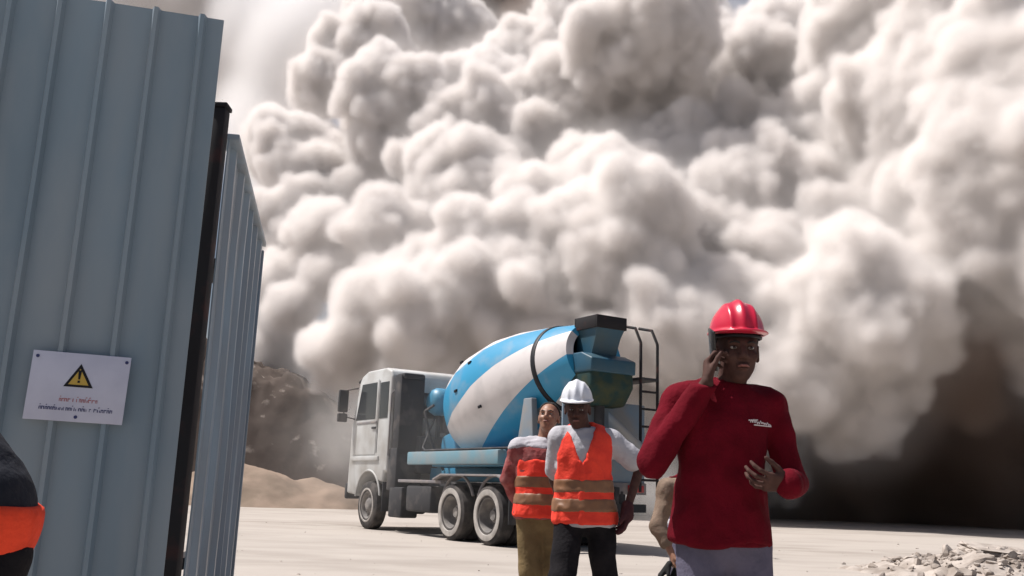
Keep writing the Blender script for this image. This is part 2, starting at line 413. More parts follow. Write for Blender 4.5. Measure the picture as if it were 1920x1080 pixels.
# ================================================================ dust cloud (volume of dust round a dense core)
rng = np.random.default_rng(5)
BIG = [
 # upper rows (far)
 (680,120,95,64),(770,40,100,70),(840,90,90,68),(630,190,50,62),
 (700,320,110,58),(760,250,110,57),(860,190,90,60),(920,230,100,56),(980,150,90,62),(600,330,70,57),(545,290,45,60),
 (1140,105,92,50),(1240,75,98,49),(1110,40,100,62),(1290,40,120,58),(1340,120,100,55),(1030,90,70,66),
 (950,330,110,52),(880,310,80,52),(1080,290,110,51),(1180,320,100,47),
 (1440,140,130,52),(1560,60,150,54),(1390,250,90,49),(1520,290,120,47),(1240,230,60,56),(740,-10,60,72),(1450,350,110,47),
 # middle
 (900,370,90,49),(1010,420,120,46),(1150,400,120,46),(1290,350,110,46),(1400,400,110,45),
 (545,420,80,54),(620,450,80,49),(520,520,60,50),(590,380,70,54),(700,380,80,55),
 (640,490,70,46),(720,470,80,45),(790,520,85,43),(920,480,105,43),(1040,510,105,42),(1160,480,110,42),
 (1300,470,110,42),(1420,460,110,41),(1540,430,110,42),(1620,490,100,40),
 # lower
 (530,610,70,43),(620,640,75,41),(690,610,80,40),(800,630,85,40),(900,610,95,39),(1000,640,90,39),
 (1120,620,95,39),(1240,590,100,38),(1360,590,100,38),(1480,580,105,37),(1600,590,95,36),
 (490,640,55,47),(540,760,70,56),(600,790,80,54),(660,830,70,52),(480,720,60,56),(660,740,70,44),(760,740,90,42),(900,740,100,41),(1040,740,110,41),(1200,720,110,40),
 (1340,720,105,39),(1470,720,105,37),(1590,720,95,37),(1560,780,72,38),(1640,750,58,38),
 (700,850,90,44),(860,860,100,44),(1040,860,110,44),(1220,860,110,43),(1400,850,110,41),
 # right-hand overhang (near)
 (1640,130,140,46),(1720,50,160,44),(1830,50,160,40),(1700,240,140,42),(1800,200,170,38),(1930,180,190,35),
 (1690,370,110,40),(1780,350,130,37),(1900,370,150,33),(1965,520,115,34),(2030,490,140,31),(2050,300,250,36),
 (1965,610,75,35),(2000,660,110,34),
]
DARK = [  # brown dust, its colour darkened further to carry the shade under the overhang
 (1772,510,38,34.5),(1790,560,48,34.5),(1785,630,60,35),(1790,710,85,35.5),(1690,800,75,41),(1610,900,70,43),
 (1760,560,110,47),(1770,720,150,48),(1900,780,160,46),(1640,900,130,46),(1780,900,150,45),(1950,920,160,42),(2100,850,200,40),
 (1500,930,110,45),(1700,620,80,46),(980,30,110,78),(900,60,90,80),(760,420,90,62),(700,500,80,60),  # the farthest puffs stand in for shaded cloud in the upper gap, painted dark
]
def dust(name, puffs, lo, hi, h, seed, col, dens, band, inset, corecol, label=None, levels=3, nsub=13, rough=1.0, mist=None, jit=0, f=(.24, .42, .68)):
    rng = np.random.default_rng(seed)
    lo = np.array(lo, float); hi = np.array(hi, float); dims = np.ceil((hi-lo)/h).astype(int)+1
    F = np.full(dims, 2.5, np.float32)
    pad = mist[0]+h if mist else 3*h
    def stamp(c, r):
        a = np.maximum(((c-r-pad-lo)/h).astype(int), 0); b = np.minimum(((c+r+pad-lo)/h).astype(int)+1, dims)
        if (b <= a).any(): return
        X = [lo[i]+h*np.arange(a[i], b[i])-c[i] for i in range(3)]
        d = np.sqrt(X[0][:, None, None]**2+X[1][None, :, None]**2+X[2][None, None, :]**2)-r
        s = F[a[0]:b[0], a[1]:b[1], a[2]:b[2]]; np.minimum(s, d, out=s)
    def sub(c, r, n, f0, f1, level, rng):
        for _ in range(n):
            v = rng.normal(size=3); v[1] -= .5; v[2] += .3; v /= np.linalg.norm(v)
            rr = r*rng.uniform(f0, f1); cc = c + v*(r*rng.uniform(.74, .97)); stamp(cc, rr)
            if level > 1 and rr > 2.2*h: sub(cc, rr, 8, .26, .5, level-1, rng)
    for px, py, r, d in puffs:
        rng = np.random.default_rng([seed, int(px)+400, int(py)+400, r])
        if jit and px < 1610: px += rng.normal()*16*jit; py += rng.normal()*24*jit; d += rng.normal()*1.7*jit; r *= math.exp(rng.normal()*.2*jit)
        c = np.array(P(px, py, d)); R_ = r/FPX*d
        stamp(c, R_); sub(c, R_, int(nsub*rng.uniform(.45, 1.5)), f[0], rng.uniform(f[1], f[2]), levels, rng)
    for s_ in (0, -1): F[s_] = 1; F[:, s_] = 1; F[:, :, s_] = 1
    v, q = surface_nets(F, lo, h)
    me = np_mesh(name+'_skin', v, q)
    nv = np.empty(len(v)*3, np.float32); me.vertices.foreach_get('normal', nv); nv = nv.reshape(-1, 3)
    dsp = np.abs(fbm(v*.45, 1, 3))*.9 + np.abs(fbm(v*1.1, 1, 9))*.62 + np.abs(fbm(v*2.4, 1, 4))*.36 + np.abs(fbm(v*5.1, 1, 14))*.22 - .42
    me.vertices.foreach_set('co', (v+nv*(dsp*.8*rough)[:, None]).astype(np.float32).ravel()); me.update()
    M, t = nodemat(name+'_air')
    pv = t.nodes.new('ShaderNodeVolumePrincipled'); o = t.nodes.new('ShaderNodeOutputMaterial')
    pv.inputs['Color'].default_value = tuple(col)+(1,); pv.inputs['Density'].default_value = dens
    t.links.new(pv.outputs[0], o.inputs['Volume'])
    core = None
    if inset is not None:
        Mc = mat(name+'_dense', corecol, 1, 0)
        Fc = F+inset
        core = link(name, np_mesh(name, *surface_nets(Fc, lo, h)), Mc); core['kind'] = 'stuff'
        if label: core['label'] = label
    fog = link('billow' if core else name, me, M, core); fog['kind'] = 'stuff'
    air(fog, M, h, band)
    if mist:
        off, md, mb, mh = mist; k = int(round(mh/h)); Fm = F[::k, ::k, ::k].copy()-off
        for s_ in (0, -1): Fm[s_] = 1; Fm[:, s_] = 1; Fm[:, :, s_] = 1
        M2 = M.copy(); M2.name = name+'_mist'
        for n_ in M2.node_tree.nodes:
            if n_.bl_idname == 'ShaderNodeVolumePrincipled': n_.inputs['Density'].default_value = md
        mo = link('mist', np_mesh(name+'_mist', *surface_nets(Fm, lo, h*k)), M2, core); mo['kind'] = 'stuff'; air(mo, M2, h*k, mb)
    return core or fog
def air(fog, M, h, band):
    """fills the closed skin with dust that thins out over the outer band"""
    ng = bpy.data.node_groups.new(fog.name+'_fog', 'GeometryNodeTree')
    ng.interface.new_socket('Geometry', in_out='INPUT', socket_type='NodeSocketGeometry'); ng.interface.new_socket('Geometry', in_out='OUTPUT', socket_type='NodeSocketGeometry')
    gi = ng.nodes.new('NodeGroupInput'); go = ng.nodes.new('NodeGroupOutput')
    mv = ng.nodes.new('GeometryNodeMeshToVolume'); sm = ng.nodes.new('GeometryNodeSetMaterial'); sm.inputs['Material'].default_value = M
    mv.resolution_mode = 'VOXEL_SIZE'; mv.inputs['Voxel Size'].default_value = h; mv.inputs['Interior Band Width'].default_value = band; mv.inputs['Density'].default_value = 1
    ng.links.new(gi.outputs[0], mv.inputs['Mesh']); ng.links.new(mv.outputs[0], sm.inputs[0]); ng.links.new(sm.outputs[0], go.inputs[0])
    fog.modifiers.new('fog', 'NODES').node_group = ng
if CLOUD:
    dust('dust_cloud', BIG, (-28, 24, -1.5), (36, 68, 39), .18, 5, (.976, .948, .930), 4.6, .52, 1.0, (.74, .69, .66), 'huge billowing pale dust cloud rolling over the yard', mist=(1.3, .14, 2.6, .54), jit=.85, f=(.17, .40, .62), nsub=17)
    dust('shade_tinted_dust', DARK, (-34, 30, -1.5), (44, 90, 46), .4, 8, (.50, .40, .34), 2.0, 1.0, 1.4, (.06, .044, .036), 'brown dust below the overhang and in a cloud gap, shade put into its dark colour', levels=2, mist=(1.6, .08, 3.2, .8))
    VEIL = [(560,90,110,74),(500,200,90,74),(560,330,90,66),(480,60,100,80),(480,340,60,64),(430,150,80,84),(620,30,100,80),(350,-20,140,90),(200,-60,160,95),(450,250,70,70),(500,420,60,62),(540,160,70,80),(430,30,90,90)]
    dust('dust_veil', VEIL, (-60, 50, 8), (0, 112, 66), .8, 3, (.985, .975, .972), 1.1, 4.5, None, None, levels=2)
    LOW = [(700,940,50,30),(650,850,60,34),(610,790,50,36),(690,780,60,35),(820,930,70,30),(950,930,70,29),(1080,930,80,28),(1220,930,90,28),(760,900,50,31)]
    dust('low_dust', LOW, (-20, 20, .02), (24, 44, 5), .4, 9, (.95, .925, .905), .22, 1.6, None, None, levels=2)
    RAISED = [(640,900,130,21.5),(760,900,150,20),(900,880,160,18.2),(1060,900,140,17.2),(1230,890,130,18.5),(1000,820,150,19),(800,820,140,21)]
    dust('raised_dust', RAISED, (-9, 12, .02), (9, 28, 6), .6, 19, (.96, .94, .925), .075, 1.7, None, None, levels=1)

# ================================================================ ground, banks, rubble
def heightfield(name, x0, x1, y0, y1, step, fn, m, kind):
    xs = np.arange(x0, x1+step/2, step); ys = np.arange(y0, y1+step/2, step)
    X, Y = np.meshgrid(xs, ys, indexing='ij'); v = np.stack([X.ravel(), Y.ravel(), fn(X.ravel(), Y.ravel())], 1)
    i = np.arange(X.size).reshape(X.shape)
    q = np.stack([i[:-1, :-1].ravel(), i[1:, :-1].ravel(), i[1:, 1:].ravel(), i[:-1, 1:].ravel()], 1)
    o = link(name, np_mesh(name, v, q), m); o['kind'] = kind; return o
g = link('ground', np_mesh('ground', np.array([(-1500, -60, 0), (1500, -60, 0), (1500, 2500, 0), (-1500, 2500, 0)], float), np.array([[0, 1, 2, 3]])), MT['ground']); g['kind'] = 'structure'
z2 = lambda a: np.stack([a[0], a[1], np.zeros_like(a[0])], 1)
def bank(x, y):
    r = np.interp(x, [-24, -17, -11.2, -9.6, -8.2, -7.0, -5.8, -4.6, -3], [8.6, 7.6, 6.2, 5.7, 4.6, 3.5, 2.5, 1.6, .5])
    fy = np.clip((y-36.5-.12*(x+9)**1)/4.5, 0, 1); fy = fy*fy*(3-2*fy)*np.clip((58-y)/8, 0, 1)
    p = np.stack([x, y, x*0], 1)
    return r*fy - .35 + fbm(p*.45, 4, 3)*.7*fy + np.abs(fbm(p*1.7, 4, 4))*.8*fy
heightfield('earth_bank', -24, -2, 34, 58, .2, bank, MT['dirt'], 'structure')
def sandheap(x, y):
    p = np.stack([x, y, x*0], 1)
    r = np.hypot((x+10.6)/5.6, (y-36.8)/3.2); z = 1.75*np.clip(1-r, -.2, 1)
    z2_ = 1.25*np.clip(1-np.hypot((x+7.6)/3.6, (y-37.2)/2.6), -.2, 1)
    return np.maximum(z, z2_) + fbm(p*.8, 4, 11)*.22 - .06
heightfield('sand_heap', -17, -3.5, 33, 41, .12, sandheap, MT['sand'], 'structure')
def rock_verts(o, c, r, rg, flat=.7, cuts=9):
    b = bmesh.new(); bmesh.ops.create_icosphere(b, subdivisions=2, radius=1)
    v = np.array([q.co for q in b.verts]); off = rg.uniform(0, 90, 3)
    for _ in range(cuts):
        n = rg.normal(size=3); n /= np.linalg.norm(n); d = rg.uniform(.3, .75); s = v@n; v = v-np.maximum(s-d, 0)[:, None]*n
    v = v*(1+.12*fbm(v*1.6+off, 2, 5))[:, None]*rg.uniform(.7, 1.25, 3)*np.array([1, 1, flat])*r
    a = rg.uniform(0, 6.28); R_ = np.array([[math.cos(a), -math.sin(a), 0], [math.sin(a), math.cos(a), 0], [0, 0, 1]]); v = v@R_.T + np.array(c)
    for q, co in zip(b.verts, v): q.co = co
    o.merge(b)
rg = np.random.default_rng(2)
# broken concrete rubble to the right
def rub(x, y):
    p = np.stack([x, y, x*0], 1)
    a = .36*np.clip(1-np.hypot((x-6.9)/2.1, (y-13.4)/1.7), -.3, 1); b = .26*np.clip(1-np.hypot((x-6.2)/1.4, (y-14.0)/1.3), -.3, 1)
    return np.maximum(a, b)*1.15-.07+np.abs(fbm(p*2.2, 4, 21))*.16*np.clip(np.maximum(a, b)*6+.5, 0, 1)-.03
heightfield('rubble_bed', 4, 11, 11, 16.5, .06, rub, MT['stone'], 'structure')
B = MB()
for i in range(1000):
    u = rg.uniform(); x = rg.normal(6.95, .62); y = rg.normal(13.6, .75)
    z = float(rub(np.array([x]), np.array([y]))[0])
    if z < -.05 and rg.uniform() < .8: continue
    r = min(.019*math.exp(abs(rg.normal())*.85), .15)
    rock_verts(B, (x, y, max(z, 0)+r*.2), r, rg, .75)
o = B.build('rubble', MT['stone'], smooth=False); o['kind'] = 'stuff'
tag(o, 'broken pale concrete rubble heaped on the yard')
B = MB()
for i in range(260):
    y = rg.uniform(5.5, 24); x = rg.uniform(-.45, .6)*y; rock_verts(B, (x, y, .002), min(.006*math.exp(abs(rg.normal())*.8), .035), rg, .6)
o = B.build('grit', MT['stone'], smooth=False); o['kind'] = 'stuff'
for lab, c, sz, rot in (('large tilted pale concrete slab topping the rubble heap', (7.05, 13.5, .33), (.95, .6, .13), .09),
                        ('small broken slab leaning low on the rubble heap', (6.35, 13.0, .22), (.5, .42, .09), -.35)):
    b = bmesh.new(); bmesh.ops.create_cube(b, size=1); bmesh.ops.subdivide_edges(b, edges=b.edges[:], cuts=7, use_grid_fill=True)
    for v in b.verts:
        p = np.array([v.co])*3+c[0]; q = float(fbm(p, 3, 2)[0]); edge = max(abs(v.co.x), abs(v.co.y))
        v.co.x *= sz[0]*(1+.35*q); v.co.y *= sz[1]*(1-.3*q); v.co.z = v.co.z*sz[2]+q*.03
    s = MB().merge(b, Matrix.Translation(c) @ Matrix.Rotation(rot, 4, 'Y') @ Matrix.Rotation(.15, 4, 'X')).build('concrete_slab', MT['stone'], smooth=False)
    tag(s, lab, 'slab', 'broken slabs on the rubble')

# ================================================================ site fence
def ribbed(length, height, pitch, rib, depth, off=0.0, wave=.008, seed=0):
    """profiled steel sheet: flat pans with narrow raised ribs; runs along +x, outer face to -y"""
    prof = []; x = 0; k = 0
    xs = [0.0]; ys = [0.0]; c = off
    while c < length:
        if c-rib*.5 > xs[-1]+.004 and c+rib*.5 < length-.004:
            xs += [c-rib*.5, c-rib*.22, c+rib*.22, c+rib*.5]; ys += [0, -depth, -depth, 0]
        c += pitch
    xs.append(length); ys.append(0)
    nz = 18; v = []; n = len(xs); th = .0012
    for layer in (0, th*6):
        for j in range(nz+1):
            z = height*j/nz
            p = np.stack([np.array(xs)*2.2, np.full(n, z*.9), np.full(n, seed*3.1)], 1)
            wv = fbm(p, 2, seed)*wave*2
            v += [(xs[i], ys[i]+wv[i]+layer, z) for i in range(n)]
    q = []; L = n*(nz+1)
    for j in range(nz):
        for i in range(n-1):
            a = j*n+i; q.append((a, a+1, a+1+n, a+n)); b = a+L; q.append((b, b+n, b+1+n, b+1))
    for i in range(n-1):
        q.append((i, i+L, i+1+L, i+1)); a = nz*n+i; q.append((a, a+1, a+1+L, a+L))
    for j in range(nz):
        for i in (0, n-1):
            a = j*n+i; q.append((a, a+n, a+n+L, a+L) if i == 0 else (a, a+L, a+n+L, a+n))
    return np.array(v, float), np.array(q)
def panel(name, label, p0, ang, length, height, pitch, m, off, depth=.022, rib=.036, seed=0, group=None, base=.04, zrails=(.5, 1.5, 2.5)):
    r = empty(name, p0, ang); tag(r, label, 'fence', group)
    v, q = ribbed(length, height, pitch, rib, depth, off, seed=seed); v[:, 2] += base
    me = np_mesh('sheet', v, q); me.polygons.foreach_set('use_smooth', np.zeros(len(me.polygons), bool)); link('sheet', me, m, r)
    for z in zrails:
        if z < height: MB().box((length/2, .036, base+z), (length-.06, .05, .05), .004).build('rail', MT['post'], r)
    return r
A15 = math.radians(15)
pR = (-1.262, 3.6); LA = 2.6
p0 = (pR[0]-LA*math.cos(A15), pR[1]-LA*math.sin(A15), 0)
fa = panel('fence_panel', 'grey blue ribbed steel fence panel carrying the white warning sign', p0, A15, LA, 2.855, .182, MT['sheet'], LA-.085-.182*13+.0, depth=.028, seed=2, group='ribbed steel fence panels')
# fence running away from the post
q0 = Vector((-1.322, 4.02, 0)); q1 = Vector((-1.70, 6.0, 0)); dq = q1-q0
aq = math.atan2(dq.y, dq.x)
fb = panel('fence_panel', 'paler blue ribbed steel fence running away behind the dark post', q0, aq, dq.length, 2.49, .34, MT['sheet2'], .17, depth=.026, rib=.10, seed=5, group='ribbed steel fence panels', zrails=(.6, 1.9))
MB().box((dq.length/2, -.003, 2.537), (dq.length, .075, .03), .004).build('top_cap', MT['sheet2'], fb)
MB().box((dq.length+.02, .0, 1.27), (.03, .06, 2.46), .006).build('end_post', MT['sheet2'], fb)
pt = empty('gate_post', (-1.345, 3.91, 0)); tag(pt, 'dark rusty square steel post between the two fence panels', 'post')
MB().box((0, 0, 1.31), (.072, .072, 2.62), .006).build('shaft', MT['post'], pt)
MB().box((0, 0, 2.632), (.085, .085, .02), .004).build('cap', MT['post'], pt)
for z in (1.62, .55): 
    MB().tube([(-.05, -.02, z-.06), (-.05, -.02, z+.06)], .014, 10).box((-.03, -.02, z), (.05, .03, .05), .003).build('hinge', MT['post'], pt)
# warning sign: flat plate screwed on the ribs
Msg = Matrix.Translation((pR[0], pR[1], 0)) @ Matrix.Rotation(A15, 4, 'Z')      # x along the panel (0 at its right edge), -y outward
def onpanel(px, py, out=.045):
    v = _F + _R*((px-960)/FPX) + _U*((540-py)/FPX); n = Vector((math.sin(A15), -math.cos(A15), 0)); o = Vector((pR[0], pR[1], 0))+n*out
    p = CAM+v*((o-CAM).dot(n)/v.dot(n)); return Msg.inverted() @ p
cs = [onpanel(*c) for c in ((45, 785), (230, 797), (245, 671), (60, 655))]
ctr = sum(cs, Vector())/4; wS = ((cs[1]-cs[0]).length+(cs[2]-cs[3]).length)/2; hS = ((cs[3]-cs[0]).length+(cs[2]-cs[1]).length)/2
tl = math.atan2((cs[1]-cs[0]+cs[2]-cs[3]).z, (cs[1]-cs[0]+cs[2]-cs[3]).x)
sg = bpy.data.objects.new('warning_sign', None); C.collection.objects.link(sg); sg.empty_display_size = .1
sg.matrix_world = Msg @ Matrix.Translation((ctr.x, -.043, ctr.z)) @ Matrix.Rotation(-tl, 4, 'Y')
tag(sg, 'white rectangular warning sign with yellow triangle on the ribbed fence panel', 'sign')
b = MB().box((0, 0, 0), (wS, .004, hS), .0012).build('plate', MT['sign'], sg)
def flat(poly, y, th=.0012):
    return MB().prism(poly, y-th, y)
tx, tz, ts = .0*wS, .165*hS, .30*hS
tri = lambda s, dz=0: [(tx-ts*.62*s, tz-ts*.5*s+dz), (tx+ts*.62*s, tz-ts*.5*s+dz), (tx, tz+ts*.56*s+dz)]
t0 = flat(tri(1.08), -.0022).build('triangle_border', MT['black'], sg, smooth=False)
flat(tri(.74, -.004), -.0036).build('triangle_field', MT['yellow'], t0, smooth=False)
flat([(tx-.006, tz+.022), (tx+.006, tz+.022), (tx+.003, tz-.012), (tx-.003, tz-.012)], -.005).build('exclamation_mark', MT['black'], t0, smooth=False)
flat([(tx-.004, tz-.017), (tx+.004, tz-.017), (tx+.004, tz-.025), (tx-.004, tz-.025)], -.005).build('exclamation_dot', MT['black'], t0, smooth=False)
def script_line(x0, x1, z, hgt, seed):
    """a row of small looped script strokes, as blurred as in the photograph"""
    r = random.Random(seed); B = MB(); x = x0
    while x < x1:
        wd = r.uniform(.5, .85)*hgt
        if r.random() < .1: x += wd*.6; continue
        B.prism([(x, z), (x+wd*.22, z), (x+wd*.22, z+hgt*r.uniform(.6, 1)), (x, z+hgt*.7)], -.0034, -.0022)
        if r.random() < .8: B.prism([(x+wd*.22, z+hgt*.55), (x+wd*.8, z+hgt*.55), (x+wd*.8, z+hgt*.75), (x+wd*.22, z+hgt*.75)], -.0034, -.0022)
        if r.random() < .7: B.prism([(x+wd*.6, z), (x+wd*.8, z), (x+wd*.8, z+hgt*.55), (x+wd*.6, z+hgt*.55)], -.0034, -.0022)
        if r.random() < .3: B.prism([(x+wd*.2, z+hgt*1.05), (x+wd*.6, z+hgt*1.1), (x+wd*.6, z+hgt*1.3), (x+wd*.2, z+hgt*1.2)], -.0034, -.0022)
        x += wd
    return B
script_line(-.17*wS, .20*wS, -.215*hS, .062*hS, 3).build('red_writing', MT['inkred'], sg, smooth=False)
script_line(-.36*wS, .36*wS, -.345*hS, .06*hS, 8).build('navy_writing', MT['ink'], sg, smooth=False)
for x, z in ((-.45, .42), (.46, .42), (.02, -.43)):
    o = bmesh.new(); bmesh.ops.create_cone(o, cap_ends=True, segments=14, radius1=.0065, radius2=.005, depth=.004)
    MB().merge(o, Matrix.Translation((x*wS, -.0042, z*hS)) @ Matrix.Rotation(math.pi/2, 4, 'X')).build('screw', MT['ink'], sg)
# ================================================================ concrete mixer truck (x forward, y to its left, origin on the ground under the last axle)
TR = empty('mixer_truck', (.72, 17.24, 0), math.radians(122))
tag(TR, 'concrete mixer truck with white cab and blue and white striped drum', 'truck')
# chassis
B = MB()
for y in (-.42, .42): B.box((2.2, y, .93), (7.6, .09, .28), .01)
for x in (-1.4, 0, 1.35, 3.0, 5.0): B.box((x, 0, .9), (.12, .78, .2), .01)
for x in (0, 1.35, 5.2): B.tube([(x, -1.0, .5), (x, 1.0, .5)], .09, 12).box((x, 0, .52), (.36, .4, .36), .06)
B.tube([(1.4, 0, .6), (4.6, 0, .8)], .06, 10)
B.box((-1.5, 0, .72), (.1, 2.2, .14), .01)                                               # rear under-run bar
for y in (-.6, .6): B.box((-1.45, y, .86), (.08, .08, .3), .01)
B.build('chassis', MT['chassis'], TR)
# wheels
def wheel(x, y, out, dual):
    M = Matrix.Translation((x, y, .515)) @ Matrix.Rotation(math.pi/2*out, 4, 'Z')         # local +x points outward
    wb = MB(); ws = (-.34, 0) if dual else (0,)
    for o_ in ws:
        prof = [(-.135+o_, .30), (-.15+o_, .36), (-.148+o_, .45), (-.12+o_, .505), (-.06+o_, .515), (.06+o_, .515), (.12+o_, .505), (.148+o_, .45), (.15+o_, .36), (.135+o_, .295)]
        wb.lathe(prof, 44, M)
        for k in range(22):                                                            # tread bars
            a = 2*math.pi*k/22
            wb.box((0, 0, 0), (.25, .05, .022), 0) if False else None
    T = wb.build('tyre', MT['tyre'], TR); T.name = 'wheel'
    if dual: pr = [(.135, .30), (.125, .285), (.0, .27), (-.10, .24), (-.11, .16), (-.02, .13), (-.01, .10), (.03, .09), (.035, 0)]
    else: pr = [(.135, .30), (.13, .28), (.05, .26), (.06, .20), (.085, .155), (.12, .12), (.13, .08), (.13, 0)]
    rb = MB().lathe(pr, 36, M)
    for k in range(8):
        a = 2*math.pi*k/8; rr = .19 if dual else .2; xx = -.1 if dual else .06
        rb.tube([M @ Vector((xx-.01, rr*math.cos(a), rr*math.sin(a))), M @ Vector((xx+.03, rr*math.cos(a), rr*math.sin(a)))], .017, 6)
    rb.build('rim', MT['rim'], T)
    MB().lathe([(.118, .318), (.158, .335), (.160, .352), (.152, .372), (.13, .372)] if not dual else [(.118, .315), (.158, .345), (.163, .40), (.158, .44), (.13, .44)], 40, M).build('rim_lip', MT['rimlip'], T)
for x, dual in ((5.2, 0), (1.35, 1), (0, 1)):
    for out in (1, -1): wheel(x, out*1.06, out, dual)
# cab
arc = [(5.2+.66*math.cos(a), .60+.66*math.sin(a)) for a in [math.radians(t) for t in range(12, 181, 14)]]
prof = [(4.28, 1.25), (4.27, 3.30), (4.34, 3.44), (4.6, 3.52), (5.6, 3.52), (5.92, 3.42), (6.02, 3.30), (6.34, 2.30), (6.38, 1.5), (6.40, .75), (5.86, .72)] + arc[:10] + [(4.48, 1.02), (4.44, 1.25)]
CAB = MB().prism(prof, -1.2, 1.2, .05).build('cab', MT['cabwhite'], TR)
# windscreen, side glass, doors
ws = [(6.045, 3.24), (6.335, 2.36), (6.352, 2.38), (6.062, 3.26)]
MB().prism(ws, -1.06, 1.06, .004).build('windscreen', MT['glass'], CAB)
for s in (1, -1):
    y0, y1 = (1.2, 1.214) if s > 0 else (-1.214, -1.2)
    d = MB().prism([(4.92, 1.62), (4.92, 3.28), (5.86, 3.28), (6.14, 2.42), (6.16, 1.62)], y0, y1, .006).build('door', MT['cabwhite'], CAB)
    MB().prism([(4.99, 2.40), (4.99, 3.22), (5.82, 3.22), (6.08, 2.40)], *((1.213, 1.219) if s > 0 else (-1.219, -1.213))).build('door_window', MT['glass'], d)
    MB().box((5.02, s*1.228, 2.2), (.20, .03, .05), .008).build('door_handle', MT['black'], d)
    MB().prism([(4.38, 2.40), (4.38, 3.20), (4.82, 3.20), (4.82, 2.40)], *((1.199, 1.208) if s > 0 else (-1.208, -1.199))).build('quarter_window', MT['glass'], CAB)
    MB().box((5.45, s*1.215, 1.53), (1.5, .05, .10), .015).build('door_step', MT['cabwhite'], CAB)
    MB().box((5.45, s*1.217, 2.33), (1.1, .02, .05), .006).build('door_trim', MT['mud'], CAB)
    # mirror on its arm
    mr = MB().tube([(6.1, s*1.2, 3.16), (6.36, s*1.42, 3.1), (6.36, s*1.42, 2.5), (6.18, s*1.2, 2.44)], .018, 8).build('mirror_arm', MT['chassis'], CAB)
    MB().box((6.37, s*1.45, 2.86), (.10, .24, .52), .03).box((6.37, s*1.45, 2.47), (.10, .24, .2), .03).build('mirror', MT['chassis'], mr)
    lm = MB().box((6.40, s*.92, .98), (.08, .42, .22), .03).build('headlight', MT['lamp'], CAB)
    # wheel arch lip and mud flap
    MB().tube([(5.2+.67*math.cos(a), s*1.2, .60+.67*math.sin(a)) for a in [math.radians(t) for t in range(8, 173, 8)]], .022, 8).build('arch_trim', MT['cabwhite'], CAB)
    MB().box((4.42, s*1.0, .72), (.03, .4, .62), .006).build('mud_flap', MT['chassis'], CAB)
MB().box((6.43, 0, .80), (.14, 2.44, .36), .05).build('bumper', MT['chassis'], CAB)
MB().box((6.395, 0, 1.75), (.05, 1.9, .62), .02).build('grille', MT['chassis'], CAB)
MB().prism([(5.98, 3.40), (6.34, 3.30), (6.36, 3.34), (6.0, 3.46)], -1.1, 1.1, .01).build('sun_visor', MT['chassis'], CAB)
# rear wall of the cab: window, dark air stack, pipes
rw = MB().box((4.262, -.05, 2.72), (.03, 1.05, .56), .02).build('rear_window_frame', MT['black'], CAB)
MB().box((4.244, -.05, 2.72), (.02, .93, .45), .01).build('rear_window', MT['glass'], rw)
st = MB().box((4.02, .88, 2.45), (.36, .58, 1.75), .04).box((4.06, .88, 1.3), (.44, .62, .9), .04).build('air_intake', MT['chassis'], TR)
MB().box((3.98, .88, 3.28), (.40, .52, .14), .05).build('intake_cap', MT['chassis'], st)
MB().tube([(3.96, -.2, 1.2), (3.96, -.2, 2.1)], .045, 10).build('exhaust_pipe', MT['mud'], TR)
MB().tube([(3.90, .45, 1.3), (3.90, .45, 2.15)], .06, 10).build('stand_pipe', MT['cabwhite'], TR)
MB().box((3.9, 0, 1.62), (.5, 1.5, .8), .05).build('engine_cover', MT['chassis'], TR)
# water tank on a bracket between cab and drum
wt = MB().lathe([(-.62, 0), (-.60, .16), (-.54, .25), (-.44, .30), (.44, .30), (.54, .25), (.60, .16), (.62, 0)], 32, Matrix.Translation((3.62, -.02, 2.76)) @ Matrix.Rotation(math.pi/2, 4, 'Z')).build('water_tank', MT['blue'], TR)
MB().box((3.62, 0, 2.35), (.3, .5, .5), .02).box((3.62, .35, 2.2), (.08, .08, .9), .01).box((3.62, -.35, 2.2), (.08, .08, .9), .01).build('tank_bracket', MT['chassis'], wt)
# sub frame, side beams, mudguards, tanks
for s in (1, -1):
    MB().box((1.55, s*1.08, 1.52), (3.6, .20, .26), .03).build('side_beam', MT['paleblue'], TR)
    for x in (0, 1.35):
        MB().tube([(x+.64*math.cos(a), s*1.05, .56+.64*math.sin(a)) for a in [math.radians(t) for t in range(25, 156, 10)]], .03, 6).build('guard_rib', MT['mud'], TR)
    pts = [(2.02, 1.12), (1.7, 1.215), (-.35, 1.215), (-.68, 1.10), (-.68, 1.07), (-.35, 1.18), (1.7, 1.18), (2.02, 1.085)]
    MB().prism(pts, *((.72, 1.26) if s > 0 else (-1.26, -.72)), .004).build('mudguard', MT['mud'], TR)
    MB().box((-.78, s*1.0, .72), (.025, .5, .66), .004).build('rear_mud_flap', MT['chassis'], TR)
    MB().box((2.75, s*.98, .72), (1.1, .42, .52), .06).build('fuel_tank' if s > 0 else 'tool_box', MT['chassis'], TR)
    MB().box((3.78, s*1.0, .62), (.62, .4, .62), .04).build('battery_box', MT['chassis'], TR)
    MB().box((2.75, s*1.14, 1.06), (1.9, .1, .06), .01).build('side_rail', MT['mud'], TR)
MB().box((1.4, 0, 1.22), (4.6, .9, .26), .02).box((.9, 0, 1.42), (3.4, 1.96, .12), .01).build('sub_frame', MT['blue'], TR)
